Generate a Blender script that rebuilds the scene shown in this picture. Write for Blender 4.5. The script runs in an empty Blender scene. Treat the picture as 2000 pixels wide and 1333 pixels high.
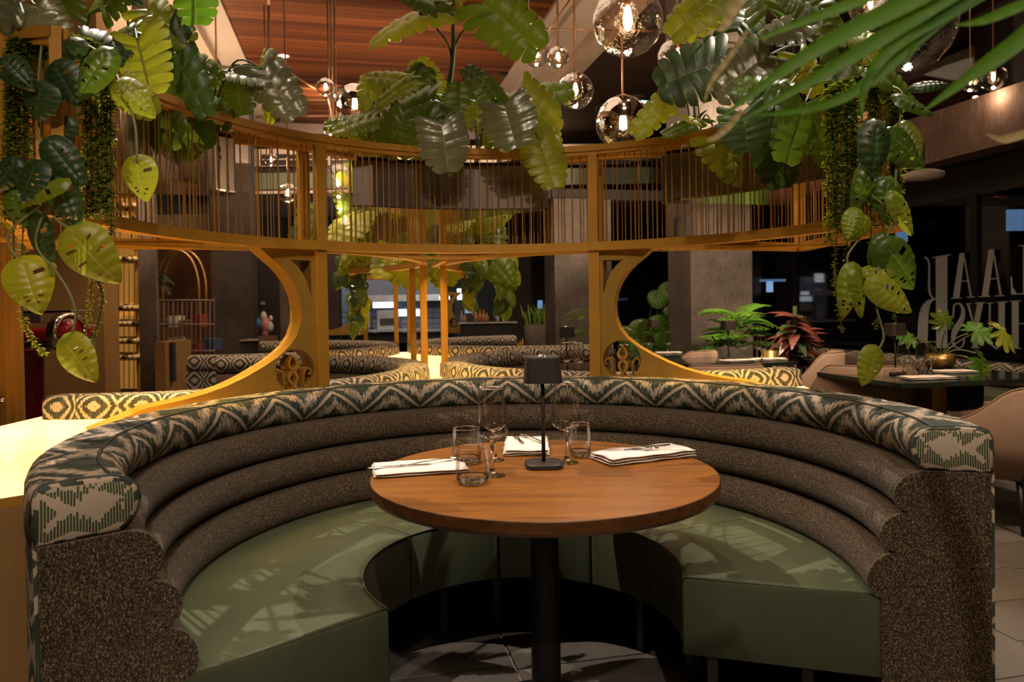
import bpy, bmesh, math, random
from mathutils import Vector, Matrix, Quaternion
S = bpy.context.scene; COL = S.collection
PI = math.pi; R = math.radians
random.seed(7)
# ------------------------------------------------------------------ camera
FPX, HC, HY, PITCH, ROLL = 1414.0, 1.233, 600.0, R(1.0), R(0.9)
CYP = HY + FPX*math.tan(PITCH)
_fw = Vector((0, math.cos(PITCH), -math.sin(PITCH))); _u0 = Vector((0, math.sin(PITCH), math.cos(PITCH))); _r0 = Vector((1, 0, 0))
_up = _u0*math.cos(ROLL) + _r0*math.sin(ROLL); _rt = _r0*math.cos(ROLL) - _u0*math.sin(ROLL)
CO = Vector((0, 0, HC))
cam = bpy.data.cameras.new('camera'); co = bpy.data.objects.new('camera', cam); COL.objects.link(co)
cam.sensor_width = 36; cam.lens = FPX/2000*36; cam.clip_start = .05; cam.clip_end = 100
cam.shift_y = -(666.5-CYP)/2000.0
m = Matrix((_rt, _up, -_fw)).transposed().to_4x4(); m.translation = CO; co.matrix_world = m
cam.dof.use_dof = True; cam.dof.focus_distance = 2.35; cam.dof.aperture_fstop = 5.0
S.camera = co
def ray(px, py): return _fw + _rt*((px-1000)/FPX) - _up*((py-CYP)/FPX)
def P(px, py, d):
    r = ray(px, py); return CO + r*(d/r.y)
def PZ(px, py, z):
    r = ray(px, py); return CO + r*((z-HC)/r.z)
# room axes: forward AU, right AV (the room is turned 12.6 degrees to the camera)
AU = Vector((-.213, .977, 0)); AV = Vector((.977, .213, 0)); RZ = math.atan2(.213, .977)
def RP(v, u, z): return AV*v + AU*u + Vector((0, 0, z))
# ------------------------------------------------------------------ world, lights, exposure
w = bpy.data.worlds.new('world'); S.world = w; w.use_nodes = True
w.node_tree.nodes['Background'].inputs[0].default_value = (1, .72, .5, 1); w.node_tree.nodes['Background'].inputs[1].default_value = .035
S.view_settings.view_transform = 'Standard'; S.view_settings.look = 'None'; S.view_settings.gamma = 1; S.view_settings.use_curve_mapping = False
S.view_settings.exposure = 0.12
S.cycles.max_bounces = 8; S.cycles.diffuse_bounces = 3; S.cycles.glossy_bounces = 4; S.cycles.transmission_bounces = 6; S.cycles.transparent_max_bounces = 16
S.cycles.caustics_reflective = False; S.cycles.caustics_refractive = False; S.cycles.sample_clamp_indirect = 4.0
WARM = (1, .72, .47); NEUT = (1, .84, .68)
def spot(p, to, power, ang=50, size=.05, col=WARM, blend=.5):
    l = bpy.data.lights.new('spot_light', 'SPOT'); l.energy = power; l.color = col; l.spot_size = R(ang); l.spot_blend = blend; l.shadow_soft_size = size
    o = bpy.data.objects.new('spot_light', l); COL.objects.link(o); o.location = p
    o.rotation_euler = (Vector(to)-Vector(p)).to_track_quat('-Z', 'Y').to_euler(); return o
def area(p, to, power, sx, sy, col=WARM):
    l = bpy.data.lights.new('area_light', 'AREA'); l.energy = power; l.color = col; l.shape = 'RECTANGLE'; l.size = sx; l.size_y = sy
    o = bpy.data.objects.new('area_light', l); COL.objects.link(o); o.location = p
    o.rotation_euler = (Vector(to)-Vector(p)).to_track_quat('-Z', 'Y').to_euler(); return o
def point(p, power, size=.02, col=WARM):
    l = bpy.data.lights.new('bulb_light', 'POINT'); l.energy = power; l.color = col; l.shadow_soft_size = size
    o = bpy.data.objects.new('bulb_light', l); COL.objects.link(o); o.location = p; return o
spot((.4, -2.3, 4.6), (.05, 2.2, .4), 330, 40, .05, NEUT)
spot((-2.1, 3.2, 4.7), (-.55, 2.0, .45), 640, 40, .010, NEUT)
spot((2.2, 3.1, 4.7), (.8, 2.1, .45), 540, 40, .010, NEUT)
spot((-.9, -1.2, 4.7), (-.6, 2.4, .7), 50, 50, .04, NEUT)
spot((1.7, .2, 4.7), (.5, 2.6, .8), 60, 50, .04, NEUT)
spot((-.3, 2.0, 4.8), (0, 2.2, .7), 130, 46, .04, NEUT)
spot((1.3, 4.2, 4.8), (1.1, 4.8, .8), 150, 60, .05)
spot((-2.0, 3.6, 4.8), (-1.8, 4.2, .8), 150, 60, .05)
spot((-.4, 7.4, 4.9), (-1, 7.2, .8), 260, 70, .05)
spot((3.0, 1.6, 4.2), (2.9, 4.0, .3), 330, 62, .05)  # unseen spot added to brighten the floor strip on the right
spot((3.6, 5.0, 2.55), (3.6, 6.4, .5), 70, 100, .05)
area((0, -1.6, 4.4), (0, 3, 1), 38, 3, 1.2)
area(RP(.5, 7, 4.9), RP(.5, 7, 0), 90, 3, 7)
area(RP(.4, 5.5, 3.3), RP(.4, 8.5, 5.0), 48, 2.4, 3)  # unseen uplight added to brighten the wood ceiling
area(RP(.5, 10.5, 3.5), RP(.5, 12, 5.0), 60, 3, 3)  # second added uplight for the wood ceiling, farther back
area(RP(-2.7, 8.5, 3.5), RP(-2.7, 8.5, 4.9), 150, 1, 7)  # added uplight, brightens the plaster on the left
area(RP(3.9, 7, 3.2), RP(3.1, 8, 4.9), 110, .8, 5)  # unseen uplight added for the right trims, in place of cove light
spot(RP(0, 12.2, 4.6), RP(-1, 15, 4.1), 700, 110, .1)  # unseen spot added to lighten the gallery fascia
spot(RP(2.8, 12.0, 4.6), RP(2.5, 15, 4.1), 420, 100, .1)  # another added spot, for the right part of the fascia
spot(RP(5.0, 5.2, 4.6), RP(5.7, 7.4, 2.9), 60, 90, .1)
spot(RP(2.7, 5.9, 4.6), RP(3.4, 7.6, 1.6), 150, 60, .06)
spot(RP(3.6, 5.3, 2.6), RP(3.9, 6.5, .9), 150, 95, .06)
spot((2.6, 3.2, 3.6), (2.7, 5.0, .7), 130, 60, .05)  # unseen spot added to lighten the side chairs
spot(RP(-3.3, 8.6, 4.3), RP(-4.4, 11, 1.5), 200, 60, .06)
spot(RP(-3.2, 4.5, 4.3), RP(-3.6, 6.6, 1.5), 60, 60, .06)
spot((-2.4, 2.9, 3.6), (-2.7, 4.2, 1.1), 60, 50, .05)
spot(P(240, 150, 5.9), P(236, 600, 7.5), 110, 46, .05)  # spot added before the wine rack to brighten its bottles
spot(P(1052, 420, 10.7), P(1052, 640, 11.5), 60, 60, .05)  # spot added above the snake plants to brighten them
spot(P(1450, 440, 6.4), P(1470, 640, 6.9), 70, 70, .05)
spot(RP(.8, 13.2, 2.5), RP(.6, 17, 1.4), 90, 90, .1, (.8, .9, 1))
# ------------------------------------------------------------------ node helper
class G:
    def __init__(s, name, rough=.5, metal=0, spec=.5, base=(.5, .5, .5)):
        s.m = bpy.data.materials.new(name); s.m.use_nodes = True; s.t = s.m.node_tree; s.n = s.t.nodes; s.b = s.n['Principled BSDF']
        s.set(Roughness=rough, Metallic=metal); s.b.inputs['Specular IOR Level'].default_value = spec; s.b.inputs['Base Color'].default_value = (*base, 1)
    def set(s, **k):
        for a, v in k.items(): s.inp(s.b.inputs[a.replace('_', ' ')], v)
    def inp(s, i, v):
        if hasattr(v, 'is_output') or isinstance(v, bpy.types.NodeSocket): s.t.links.new(v, i)
        elif isinstance(v, (tuple, list)) and len(v) == 3 and i.type == 'RGBA': i.default_value = (*v, 1)
        else: i.default_value = v
    def M(s, op, a, b=0.0, c=0.0):
        n = s.n.new('ShaderNodeMath'); n.operation = op; s.inp(n.inputs[0], a); s.inp(n.inputs[1], b)
        if len(n.inputs) > 2: s.inp(n.inputs[2], c)
        return n.outputs[0]
    def coord(s, k='Object'): return s.n.new('ShaderNodeTexCoord').outputs[k]
    def map(s, v, sc=(1, 1, 1), rot=(0, 0, 0)):
        n = s.n.new('ShaderNodeMapping'); s.inp(n.inputs[0], v); n.inputs['Scale'].default_value = sc; n.inputs['Rotation'].default_value = rot; return n.outputs[0]
    def sep(s, v):
        n = s.n.new('ShaderNodeSeparateXYZ'); s.inp(n.inputs[0], v); return n.outputs
    def noise(s, v, sc, det=3, ro=.6, dist=0):
        n = s.n.new('ShaderNodeTexNoise'); s.inp(n.inputs['Vector'], v); n.inputs['Scale'].default_value = sc; n.inputs['Detail'].default_value = det
        n.inputs['Roughness'].default_value = ro; n.inputs['Distortion'].default_value = dist; return n.outputs['Fac']
    def white(s, v):
        n = s.n.new('ShaderNodeTexWhiteNoise'); n.noise_dimensions = '1D'; s.inp(n.inputs['W'], v); return n.outputs['Value']
    def vor(s, v, sc, out='Distance'):
        n = s.n.new('ShaderNodeTexVoronoi'); s.inp(n.inputs['Vector'], v); n.inputs['Scale'].default_value = sc; return n.outputs[out]
    def ramp(s, f, st, mode='LINEAR'):
        n = s.n.new('ShaderNodeValToRGB'); s.inp(n.inputs[0], f); e = n.color_ramp.elements; n.color_ramp.interpolation = mode
        while len(e) > 1: e.remove(e[0])
        e[0].position = st[0][0]; e[0].color = (*st[0][1], 1)
        for p, c in st[1:]:
            x = e.new(p); x.color = (*c, 1)
        return n.outputs[0]
    def mix(s, f, a, b, bl='MIX'):
        n = s.n.new('ShaderNodeMix'); n.data_type = 'RGBA'; n.blend_type = bl; s.inp(n.inputs[0], f); s.inp(n.inputs[6], a); s.inp(n.inputs[7], b); return n.outputs[2]
    def bump(s, h, st=.3, d=.01):
        n = s.n.new('ShaderNodeBump'); s.inp(n.inputs['Height'], h); n.inputs['Strength'].default_value = st; n.inputs['Distance'].default_value = d
        s.t.links.new(n.outputs[0], s.b.inputs['Normal'])
    def out(s, sh): s.t.links.new(sh, s.n['Material Output'].inputs[0])
def plain(name, c, rough=.5, metal=0, var=.15, sc=6, bump=0):
    g = G(name, rough, metal); n = g.noise(g.coord(), sc, 4)
    lo = tuple(x*(1-var) for x in c); hi = tuple(min(1, x*(1+var)) for x in c)
    g.set(Base_Color=g.ramp(n, [(.3, lo), (.7, hi)]))
    if bump: g.bump(n, bump)
    return g.m
def emit(name, c, st):
    g = G(name, .4); g.set(Base_Color=c); g.b.inputs['Emission Color'].default_value = (*c, 1); g.b.inputs['Emission Strength'].default_value = st; return g.m
def ikat(name, per, h, cream, darks, eye=False):
    g = G(name, .85, 0, .2); uv = g.sep(g.coord('UV')); u, v = uv[0], uv[1]
    colw = .0042
    c = g.M('FLOOR', g.M('DIVIDE', u, colw)); wn = g.white(c)
    alt = g.M('PINGPONG', c, 1.0)
    j = g.M('ADD', g.M('MULTIPLY', g.M('SUBTRACT', wn, .5), .20), g.M('MULTIPLY', alt, .10))
    t = g.M('DIVIDE', g.M('PINGPONG', u, per/2), per/2); t = g.M('POWER', t, .85)
    ww = g.M('PINGPONG', g.M('DIVIDE', v, h), 1.35)
    if not eye:
        d = g.M('SUBTRACT', ww, g.M('ADD', g.M('MULTIPLY', t, .86), .08))
        b1 = g.M('LESS_THAN', g.M('ABSOLUTE', g.M('ADD', d, g.M('MULTIPLY', j, .12))), .065)
        dj = g.M('ADD', d, j)
        b2 = g.M('LESS_THAN', g.M('ABSOLUTE', g.M('ADD', dj, .36)), .125)
        b3 = g.M('LESS_THAN', g.M('ABSOLUTE', g.M('SUBTRACT', dj, .50)), .13)
        b = g.M('MAXIMUM', g.M('MAXIMUM', b1, b2), b3)
    else:
        x = g.M('MULTIPLY', g.M('ABSOLUTE', g.M('SUBTRACT', t, .5)), 2.0); y = g.M('ABSOLUTE', g.M('SUBTRACT', ww, .55))
        D = g.M('ADD', g.M('POWER', x, 1.5), g.M('MULTIPLY', y, 1.5)); D = g.M('ADD', D, g.M('MULTIPLY', j, .35))
        b = g.M('GREATER_THAN', g.M('SINE', g.M('MULTIPLY', D, 13.0)), .25)
    n = g.noise(g.map(g.coord('UV'), (60, 9, 1)), 1, 2)
    dk = g.ramp(n, [(.35, darks[0]), (.5, darks[1]), (.65, darks[2])])
    st = g.M('LESS_THAN', g.M('FRACT', g.M('DIVIDE', u, colw)), .3)
    dk = g.mix(g.M('MULTIPLY', st, .55), dk, tuple(x*.35 for x in darks[1]))
    cr = g.mix(g.noise(g.map(g.coord('UV'), (300, 900, 1)), 1, 2), tuple(x*.7 for x in cream), cream)
    g.set(Base_Color=g.mix(b, dk, cr)); g.bump(g.noise(g.map(g.coord('UV'), (900, 900, 1)), 1, 2), .25, .002)
    return g.m
def ikat_end(name, cream, gr):
    g = G(name, .85, 0, .2); uv = g.sep(g.coord('UV')); u, v = uv[0], uv[1]
    cw = .0062; c = g.M('FLOOR', g.M('DIVIDE', u, cw)); uq = g.M('MULTIPLY', c, cw); wn = g.M('MULTIPLY', g.M('SUBTRACT', g.white(c), .5), .016)
    f = g.M('DIVIDE', g.M('PINGPONG', g.M('ADD', uq, .012), .047), .047)
    top = g.M('GREATER_THAN', v, g.M('SUBTRACT', g.M('ADD', .108, wn), g.M('MULTIPLY', f, .034)))
    top = g.M('MULTIPLY', top, g.M('LESS_THAN', v, g.M('ADD', .112, wn)))
    bot = g.M('LESS_THAN', v, g.M('ADD', g.M('ADD', .022, wn), g.M('MULTIPLY', f, .036)))
    bot = g.M('MULTIPLY', bot, g.M('GREATER_THAN', v, g.M('ADD', .0, g.M('MULTIPLY', f, .014))))
    lf = g.M('LESS_THAN', g.M('ADD', g.M('MULTIPLY', g.M('ABSOLUTE', g.M('SUBTRACT', v, .064)), .8), g.M('ABSOLUTE', wn)), g.M('SUBTRACT', .036, uq))
    rt = g.M('LESS_THAN', g.M('ADD', g.M('ABSOLUTE', g.M('SUBTRACT', v, .06)), g.M('ABSOLUTE', wn)), g.M('SUBTRACT', uq, .150))
    b = g.M('MAXIMUM', g.M('MAXIMUM', top, bot), g.M('MAXIMUM', lf, rt))
    b = g.M('MULTIPLY', b, g.M('LESS_THAN', g.M('FRACT', g.M('DIVIDE', u, cw)), .72))
    g.set(Base_Color=g.mix(b, g.mix(g.noise(g.map(g.coord('UV'), (200, 1100, 1)), 1, 2), tuple(x*.72 for x in cream), cream), g.mix(wn, gr, tuple(x*.6 for x in gr))))
    g.bump(g.M('SINE', g.M('MULTIPLY', v, 2400.0)), .2, .002); return g.m
CREAM = (.52, .41, .31)
M = {}
M['ikat'] = ikat('ikat_fabric', .285, .135, CREAM, [(.036, .043, .028), (.055, .064, .050), (.088, .094, .084)])
M['ikat_top'] = M['ikat']
M['ikat_eye'] = ikat('ikat_fabric_eyes', .30, .15, (.50, .41, .33), [(.04, .042, .03), (.055, .06, .05), (.08, .085, .075)], True)
M['ikat_end'] = ikat_end('ikat_end_fabric', (.55, .44, .33), (.05, .075, .03))
def tweed():
    g = G('tweed_fabric', .95, 0, .1); o = g.coord()
    n = g.noise(g.map(o, (300, 300, 190)), 1, 2, .9); n2 = g.noise(o, 8, 3)
    c = g.ramp(n, [(.32, (.007, .005, .003)), (.46, (.034, .022, .013)), (.54, (.080, .054, .032)), (.66, (.44, .30, .18))])
    g.set(Base_Color=g.mix(g.M('MULTIPLY', n2, .35), c, (.05, .04, .03))); g.bump(n, .7, .004)
    b = g.b; b.inputs['Sheen Weight'].default_value = .12; b.inputs['Sheen Roughness'].default_value = .5; return g.m
M['tweed'] = tweed()
def leather():
    g = G('green_leather', .42, 0, .4); o = g.coord(); n = g.noise(o, 5, 4); v = g.vor(o, 500)
    g.set(Base_Color=g.ramp(n, [(.3, (.066, .080, .044)), (.7, (.088, .103, .058))]), Roughness=g.M('ADD', .36, g.M('MULTIPLY', n, .15))); g.bump(v, .08, .001); return g.m
M['leather'] = leather(); M['piping'] = plain('green_piping', (.06, .075, .035), .5)
def wood(name, a, b, c, axis=0, sc=1.0, rough=.35, coat=.25):
    g = G(name, rough); o = g.coord(); s = [28, 28, 28]; s[axis] = 2.2
    n = g.noise(g.map(o, tuple(x*sc for x in s)), 1, 5, .65, .6); n2 = g.noise(g.map(o, tuple(x*sc*5 for x in s)), 1, 3, .7)
    f = g.M('ADD', g.M('MULTIPLY', n, .7), g.M('MULTIPLY', n2, .3))
    g.set(Base_Color=g.ramp(f, [(.32, a), (.5, b), (.68, c)]), Roughness=g.M('ADD', rough-.06, g.M('MULTIPLY', n2, .15))); g.b.inputs['Coat Weight'].default_value = coat; g.b.inputs['Coat Roughness'].default_value = .28
    g.bump(n2, .06, .002); return g.m
M['table'] = wood('walnut_tabletop', (.12, .038, .004), (.21, .072, .008), (.30, .112, .014), 0, 1, .33)
M['tablerim'] = wood('walnut_rim', (.05, .017, .003), (.09, .031, .006), (.15, .054, .010), 0, 1.2, .4)
def gold(name, c, rough=.45):
    g = G(name, rough, .25, .4); o = g.coord(); n = g.noise(o, 5, 4)
    g.set(Base_Color=g.ramp(n, [(.3, tuple(x*.9 for x in c)), (.7, tuple(x*1.08 for x in c))])); return g.m
M['gold'] = gold('gold_lacquer', (.47, .235, .028)); M['goldshaded'] = gold('shaded_gold_panel', (.34, .195, .030), .5); M['goldbar'] = gold('gold_bar_lacquer', (.36, .18, .03), .4)  # screen panels: the same gold, their unlit look put into a darker colour
M['brown'] = gold('bronze_brown_panel', (.33, .185, .065), .55)
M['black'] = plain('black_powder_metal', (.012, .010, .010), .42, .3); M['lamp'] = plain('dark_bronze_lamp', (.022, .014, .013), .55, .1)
M['steel'] = plain('brushed_steel', (.42, .38, .36), .3, .9); M['chrome'] = plain('chrome', (.7, .68, .66), .12, 1)
M['darksteel'] = plain('dark_steel_leg', (.05, .04, .035), .4, .6)
M['linen'] = plain('white_linen', (.74, .66, .60), .9, 0, .05, 60, .1)
M['dark'] = plain('charcoal_wall', (.014, .012, .013), .6, 0, .3, 2); M['darkpanel'] = plain('aubergine_wall', (.045, .032, .036), .6, 0, .15, 2)
M['soil'] = plain('soil', (.02, .014, .008), .95, 0, .4, 60, .5)
def concrete(name, c, sc=14):
    g = G(name, .85, 0, .25); o = g.coord(); n = g.noise(o, 2.2, 5, .7); n2 = g.noise(g.map(o, (sc*4, sc*4, sc)), 1, 5, .75); v = g.noise(o, 60, 3)
    f = g.M('ADD', g.M('MULTIPLY', n, .45), g.M('ADD', g.M('MULTIPLY', n2, .35), g.M('MULTIPLY', v, .2)))
    g.set(Base_Color=g.ramp(f, [(.36, tuple(x*.55 for x in c)), (.5, c), (.66, tuple(x*1.7 for x in c))])); g.bump(n2, .5, .02); return g.m
M['conc'] = concrete('rough_concrete', (.13, .10, .085)); M['concd'] = concrete('dark_concrete', (.10, .083, .075))
def tile(name, seed=0):
    g = G(name, .5, 0, .4); o = g.coord(); n = g.noise(o, 3, 5); n2 = g.noise(o, 90, 4)
    oi = g.n.new('ShaderNodeObjectInfo').outputs['Random']
    c = g.ramp(g.M('ADD', g.M('MULTIPLY', n, .6), g.M('MULTIPLY', n2, .4)), [(.3, (.075, .068, .062)), (.7, (.16, .142, .128))])
    g.set(Base_Color=g.mix(g.M('MULTIPLY', oi, .5), c, (.09, .078, .07)), Roughness=g.M('ADD', .4, g.M('MULTIPLY', n2, .2))); g.bump(n2, .15, .003); return g.m
M['tile'] = tile('slate_tile'); M['grout'] = plain('grout', (.26, .21, .17), .9, 0, .1, 30)
def leafmat(name, a, b, vein, rough=.34, tr=.35, coat=.0):
    g = G(name, rough, 0, .5); uv = g.sep(g.coord('UV')); x, s = uv[0], uv[1]
    t = g.M('MULTIPLY', g.M('ABSOLUTE', g.M('SUBTRACT', x, .5)), 2.0)
    oi = g.n.new('ShaderNodeObjectInfo').outputs['Random']
    n = g.noise(g.map(g.coord('UV'), (3, 5, 1)), 1.4, 3)
    base = g.mix(g.M('MULTIPLY', g.M('ADD', g.M('MULTIPLY', oi, .9), g.M('MULTIPLY', n, .9)), .62), a, b)
    mid = g.M('LESS_THAN', t, .035)
    lat = g.M('LESS_THAN', g.M('ABSOLUTE', g.M('SUBTRACT', g.M('FRACT', g.M('MULTIPLY', s, 7.0)), .5)), .035)
    wv = g.M('SINE', g.M('MULTIPLY', s, 44.0))
    c = g.mix(g.M('MULTIPLY', g.M('MAXIMUM', mid, g.M('MULTIPLY', lat, .35)), .7), base, vein)
    g.set(Base_Color=c); g.b.inputs['Coat Weight'].default_value = coat; g.b.inputs['Coat Roughness'].default_value = .2
    g.bump(g.M('ADD', g.M('MULTIPLY', wv, .5), g.M('MULTIPLY', mid, -1.0)), .20, .007)
    tl = g.n.new('ShaderNodeBsdfTranslucent'); g.inp(tl.inputs[0], g.mix(.5, c, (b[0]*1.9, b[1]*1.7, b[2]*.5), 'MIX'))
    mx = g.n.new('ShaderNodeMixShader'); mx.inputs[0].default_value = tr; g.t.links.new(g.b.outputs[0], mx.inputs[1]); g.t.links.new(tl.outputs[0], mx.inputs[2]); g.out(mx.outputs[0]); return g.m
LM = {'y': leafmat('leaf_yellow_green', (.12, .19, .012), (.30, .34, .03), (.42, .45, .12), .36, .42),
      'g': leafmat('leaf_green', (.045, .095, .010), (.10, .17, .016), (.17, .24, .06), .32, .35, .2),
      'd': leafmat('leaf_dark_green', (.012, .034, .010), (.045, .090, .024), (.08, .15, .05), .42, .25, .1),
      's': leafmat('leaf_painted_gloss', (.085, .105, .050), (.19, .195, .12), (.30, .31, .18), .18, .1, .8),  # gloss of dark leaves is put into this paler grey base
      'r': leafmat('leaf_dark_red', (.075, .018, .016), (.16, .05, .035), (.22, .08, .05), .35, .15, .2),
      'f': leafmat('leaf_fresh_green', (.05, .15, .01), (.10, .24, .02), (.14, .3, .04), .45, .45)}
M['stem'] = plain('green_stem', (.045, .075, .018), .5); M['stempale'] = plain('pale_vine_stem', (.18, .19, .07), .5)
M['strand'] = LM['g']
def thinglass(name, tint=(1, 1, 1), refl=1.0, bumpy=0):
    g = G(name); tr = g.n.new('ShaderNodeBsdfTransparent'); tr.inputs[0].default_value = (*tint, 1); gl = g.n.new('ShaderNodeBsdfGlossy'); gl.inputs['Roughness'].default_value = .03
    lw = g.n.new('ShaderNodeLayerWeight'); lw.inputs[0].default_value = .17*refl
    mx = g.n.new('ShaderNodeMixShader'); g.inp(mx.inputs[0], g.M('MINIMUM', g.M('ADD', lw.outputs['Fresnel'], .035), .6)); g.t.links.new(tr.outputs[0], mx.inputs[1]); g.t.links.new(gl.outputs[0], mx.inputs[2])
    if bumpy:
        bn = g.n.new('ShaderNodeBump'); bn.inputs['Strength'].default_value = bumpy; bn.inputs['Distance'].default_value = .02
        g.inp(bn.inputs['Height'], g.noise(g.coord(), 22, 3)); g.t.links.new(bn.outputs[0], gl.inputs['Normal']); g.t.links.new(bn.outputs[0], lw.inputs['Normal'])
    g.out(mx.outputs[0]); return g.m
M['glass'] = thinglass('thin_clear_glass', (.97, .96, .95), 1.3); M['globe'] = thinglass('blown_globe_glass', (.86, .80, .76), 1.5, .5)
M['pane'] = thinglass('window_pane_glass', (.7, .7, .72), .9)
g = G('solid_glass', .02); g.b.inputs['Transmission Weight'].default_value = 1; g.b.inputs['IOR'].default_value = 1.45; g.set(Base_Color=(1, .98, .96)); M['solid'] = g.m
M['bulb'] = emit('bulb_glow', (1, .62, .30), 40); M['dl'] = emit('downlight_glow', (1, .92, .82), 9); M['teal'] = emit('skylight_glow', (.55, .85, .85), 1.8)
def ledge_mat():
    g = G('glowing_ledge_glass', .12); n = g.noise(g.coord(), 1.6, 2); c = g.ramp(n, [(.3, (1, .50, .11)), (.65, (1, .60, .22))])
    g.set(Base_Color=(.8, .6, .3)); g.inp(g.b.inputs['Emission Color'], c); g.b.inputs['Emission Strength'].default_value = 2.6; return g.m
M['ledge'] = ledge_mat()
# ------------------------------------------------------------------ mesh helpers
def mesh(name, vs, fs, mat=None, smooth=False, uvs=None, mats=None, fm=None):
    me = bpy.data.meshes.new(name); me.from_pydata([tuple(v) for v in vs], [], fs)
    if uvs:
        ul = me.uv_layers.new(name='UVMap')
        for p in me.polygons:
            for li in p.loop_indices: ul.data[li].uv = uvs[p.index][li-p.loop_start]
    for q in (mats or ([mat] if mat else [])): me.materials.append(q)
    if fm:
        for p, i in zip(me.polygons, fm): p.material_index = i
    if smooth: me.polygons.foreach_set('use_smooth', [True]*len(me.polygons))
    me.update(); return me
def link(name, me, parent=None, world=True, label=None, kind=None, mw=None):
    o = bpy.data.objects.new(name, me); COL.objects.link(o)
    if mw is not None: o.matrix_basis = mw
    if parent is not None:
        o.parent = parent
        if world and parent.parent is None and parent.type == 'EMPTY': o.matrix_parent_inverse = parent_inv(parent)
    if label: o['label'] = label
    if kind: o['kind'] = kind
    return o
def parent_inv(p): return p.matrix_basis.inverted()
def thing(name, label, cat, loc=(0, 0, 0), group=None):
    o = bpy.data.objects.new(name, None); COL.objects.link(o); o.location = loc; o.empty_display_size = .05
    o['label'] = label; o['category'] = cat
    if group: o['group'] = group
    return o
def tag(o, label, cat, group=None):
    o['label'] = label; o['category'] = cat
    if group: o['group'] = group
    return o
def struct(name, me):
    o = link(name, me); o['kind'] = 'structure'; return o
def bevelbox(sx, sy, sz, b=.004, seg=2, c=(0, 0, 0)):
    bm = bmesh.new(); bmesh.ops.create_cube(bm, size=1); bmesh.ops.scale(bm, vec=(sx, sy, sz), verts=bm.verts)
    if b: bmesh.ops.bevel(bm, geom=bm.edges[:], offset=b, segments=seg, profile=.6, affect='EDGES')
    bmesh.ops.translate(bm, vec=c, verts=bm.verts); return bm
def bmm(bm, name, mat, smooth=False):
    me = bpy.data.meshes.new(name); bm.to_mesh(me); bm.free(); me.materials.append(mat)
    if smooth: me.polygons.foreach_set('use_smooth', [True]*len(me.polygons))
    return me
def boxm(name, sx, sy, sz, mat, c=(0, 0, 0), b=.004, rz=0):
    bm = bevelbox(sx, sy, sz, b)
    if rz: bmesh.ops.rotate(bm, cent=(0, 0, 0), matrix=Matrix.Rotation(rz, 3, 'Z'), verts=bm.verts)
    bmesh.ops.translate(bm, vec=c, verts=bm.verts); return bmm(bm, name, mat)
def prism(poly, z0, z1):
    n = len(poly); vs = [(p[0], p[1], z0) for p in poly]+[(p[0], p[1], z1) for p in poly]
    fs = [tuple(range(n))[::-1], tuple(range(n, 2*n))]+[(i, (i+1) % n, n+(i+1) % n, n+i) for i in range(n)]
    return vs, fs
def lathe(prof, n=32, c=(0, 0, 0)):
    vs, fs = [], []
    for r, z in prof:
        for i in range(n): a = 2*PI*i/n; vs.append((c[0]+r*math.cos(a), c[1]+r*math.sin(a), c[2]+z))
    for k in range(len(prof)-1):
        for i in range(n): j = (i+1) % n; fs.append((k*n+i, k*n+j, (k+1)*n+j, (k+1)*n+i))
    return vs, fs
def tube(pts, r, n=6, cap=True):
    pts = [Vector(p) for p in pts]; vs, fs = [], []; up = Vector((.13, .2, .97)); L = len(pts)
    for k, p in enumerate(pts):
        t = (pts[min(k+1, L-1)]-pts[max(k-1, 0)]).normalized(); a = t.cross(up)
        if a.length < .05: a = t.cross(Vector((1, 0, 0)))
        a.normalize(); b = t.cross(a); rr = r[k] if isinstance(r, (list, tuple)) else r
        for i in range(n): q = 2*PI*i/n; vs.append(p+a*(rr*math.cos(q))+b*(rr*math.sin(q)))
    for k in range(L-1):
        for i in range(n): j = (i+1) % n; fs.append((k*n+i, k*n+j, (k+1)*n+j, (k+1)*n+i))
    if cap: fs += [tuple(range(n))[::-1], tuple(range((L-1)*n, L*n))]
    return vs, fs
def join(parts):
    V, F = [], []
    for vs, fs in parts:
        o = len(V); V += [Vector(v) for v in vs]; F += [tuple(i+o for i in f) for f in fs]
    return V, F
def curve(ps, n=12):
    ps = [Vector(p) for p in ps]
    if len(ps) == 2: return [ps[0].lerp(ps[1], i/n) for i in range(n+1)]
    out = []
    for k in range(len(ps)-1):
        p0, p1, p2, p3 = ps[max(k-1, 0)], ps[k], ps[k+1], ps[min(k+2, len(ps)-1)]
        for i in range(n):
            t = i/n; out.append(.5*((2*p1)+(p2-p0)*t+(2*p0-5*p1+4*p2-p3)*t*t+(3*p1-p0-3*p2+p3)*t**3))
    out.append(ps[-1]); return out
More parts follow.
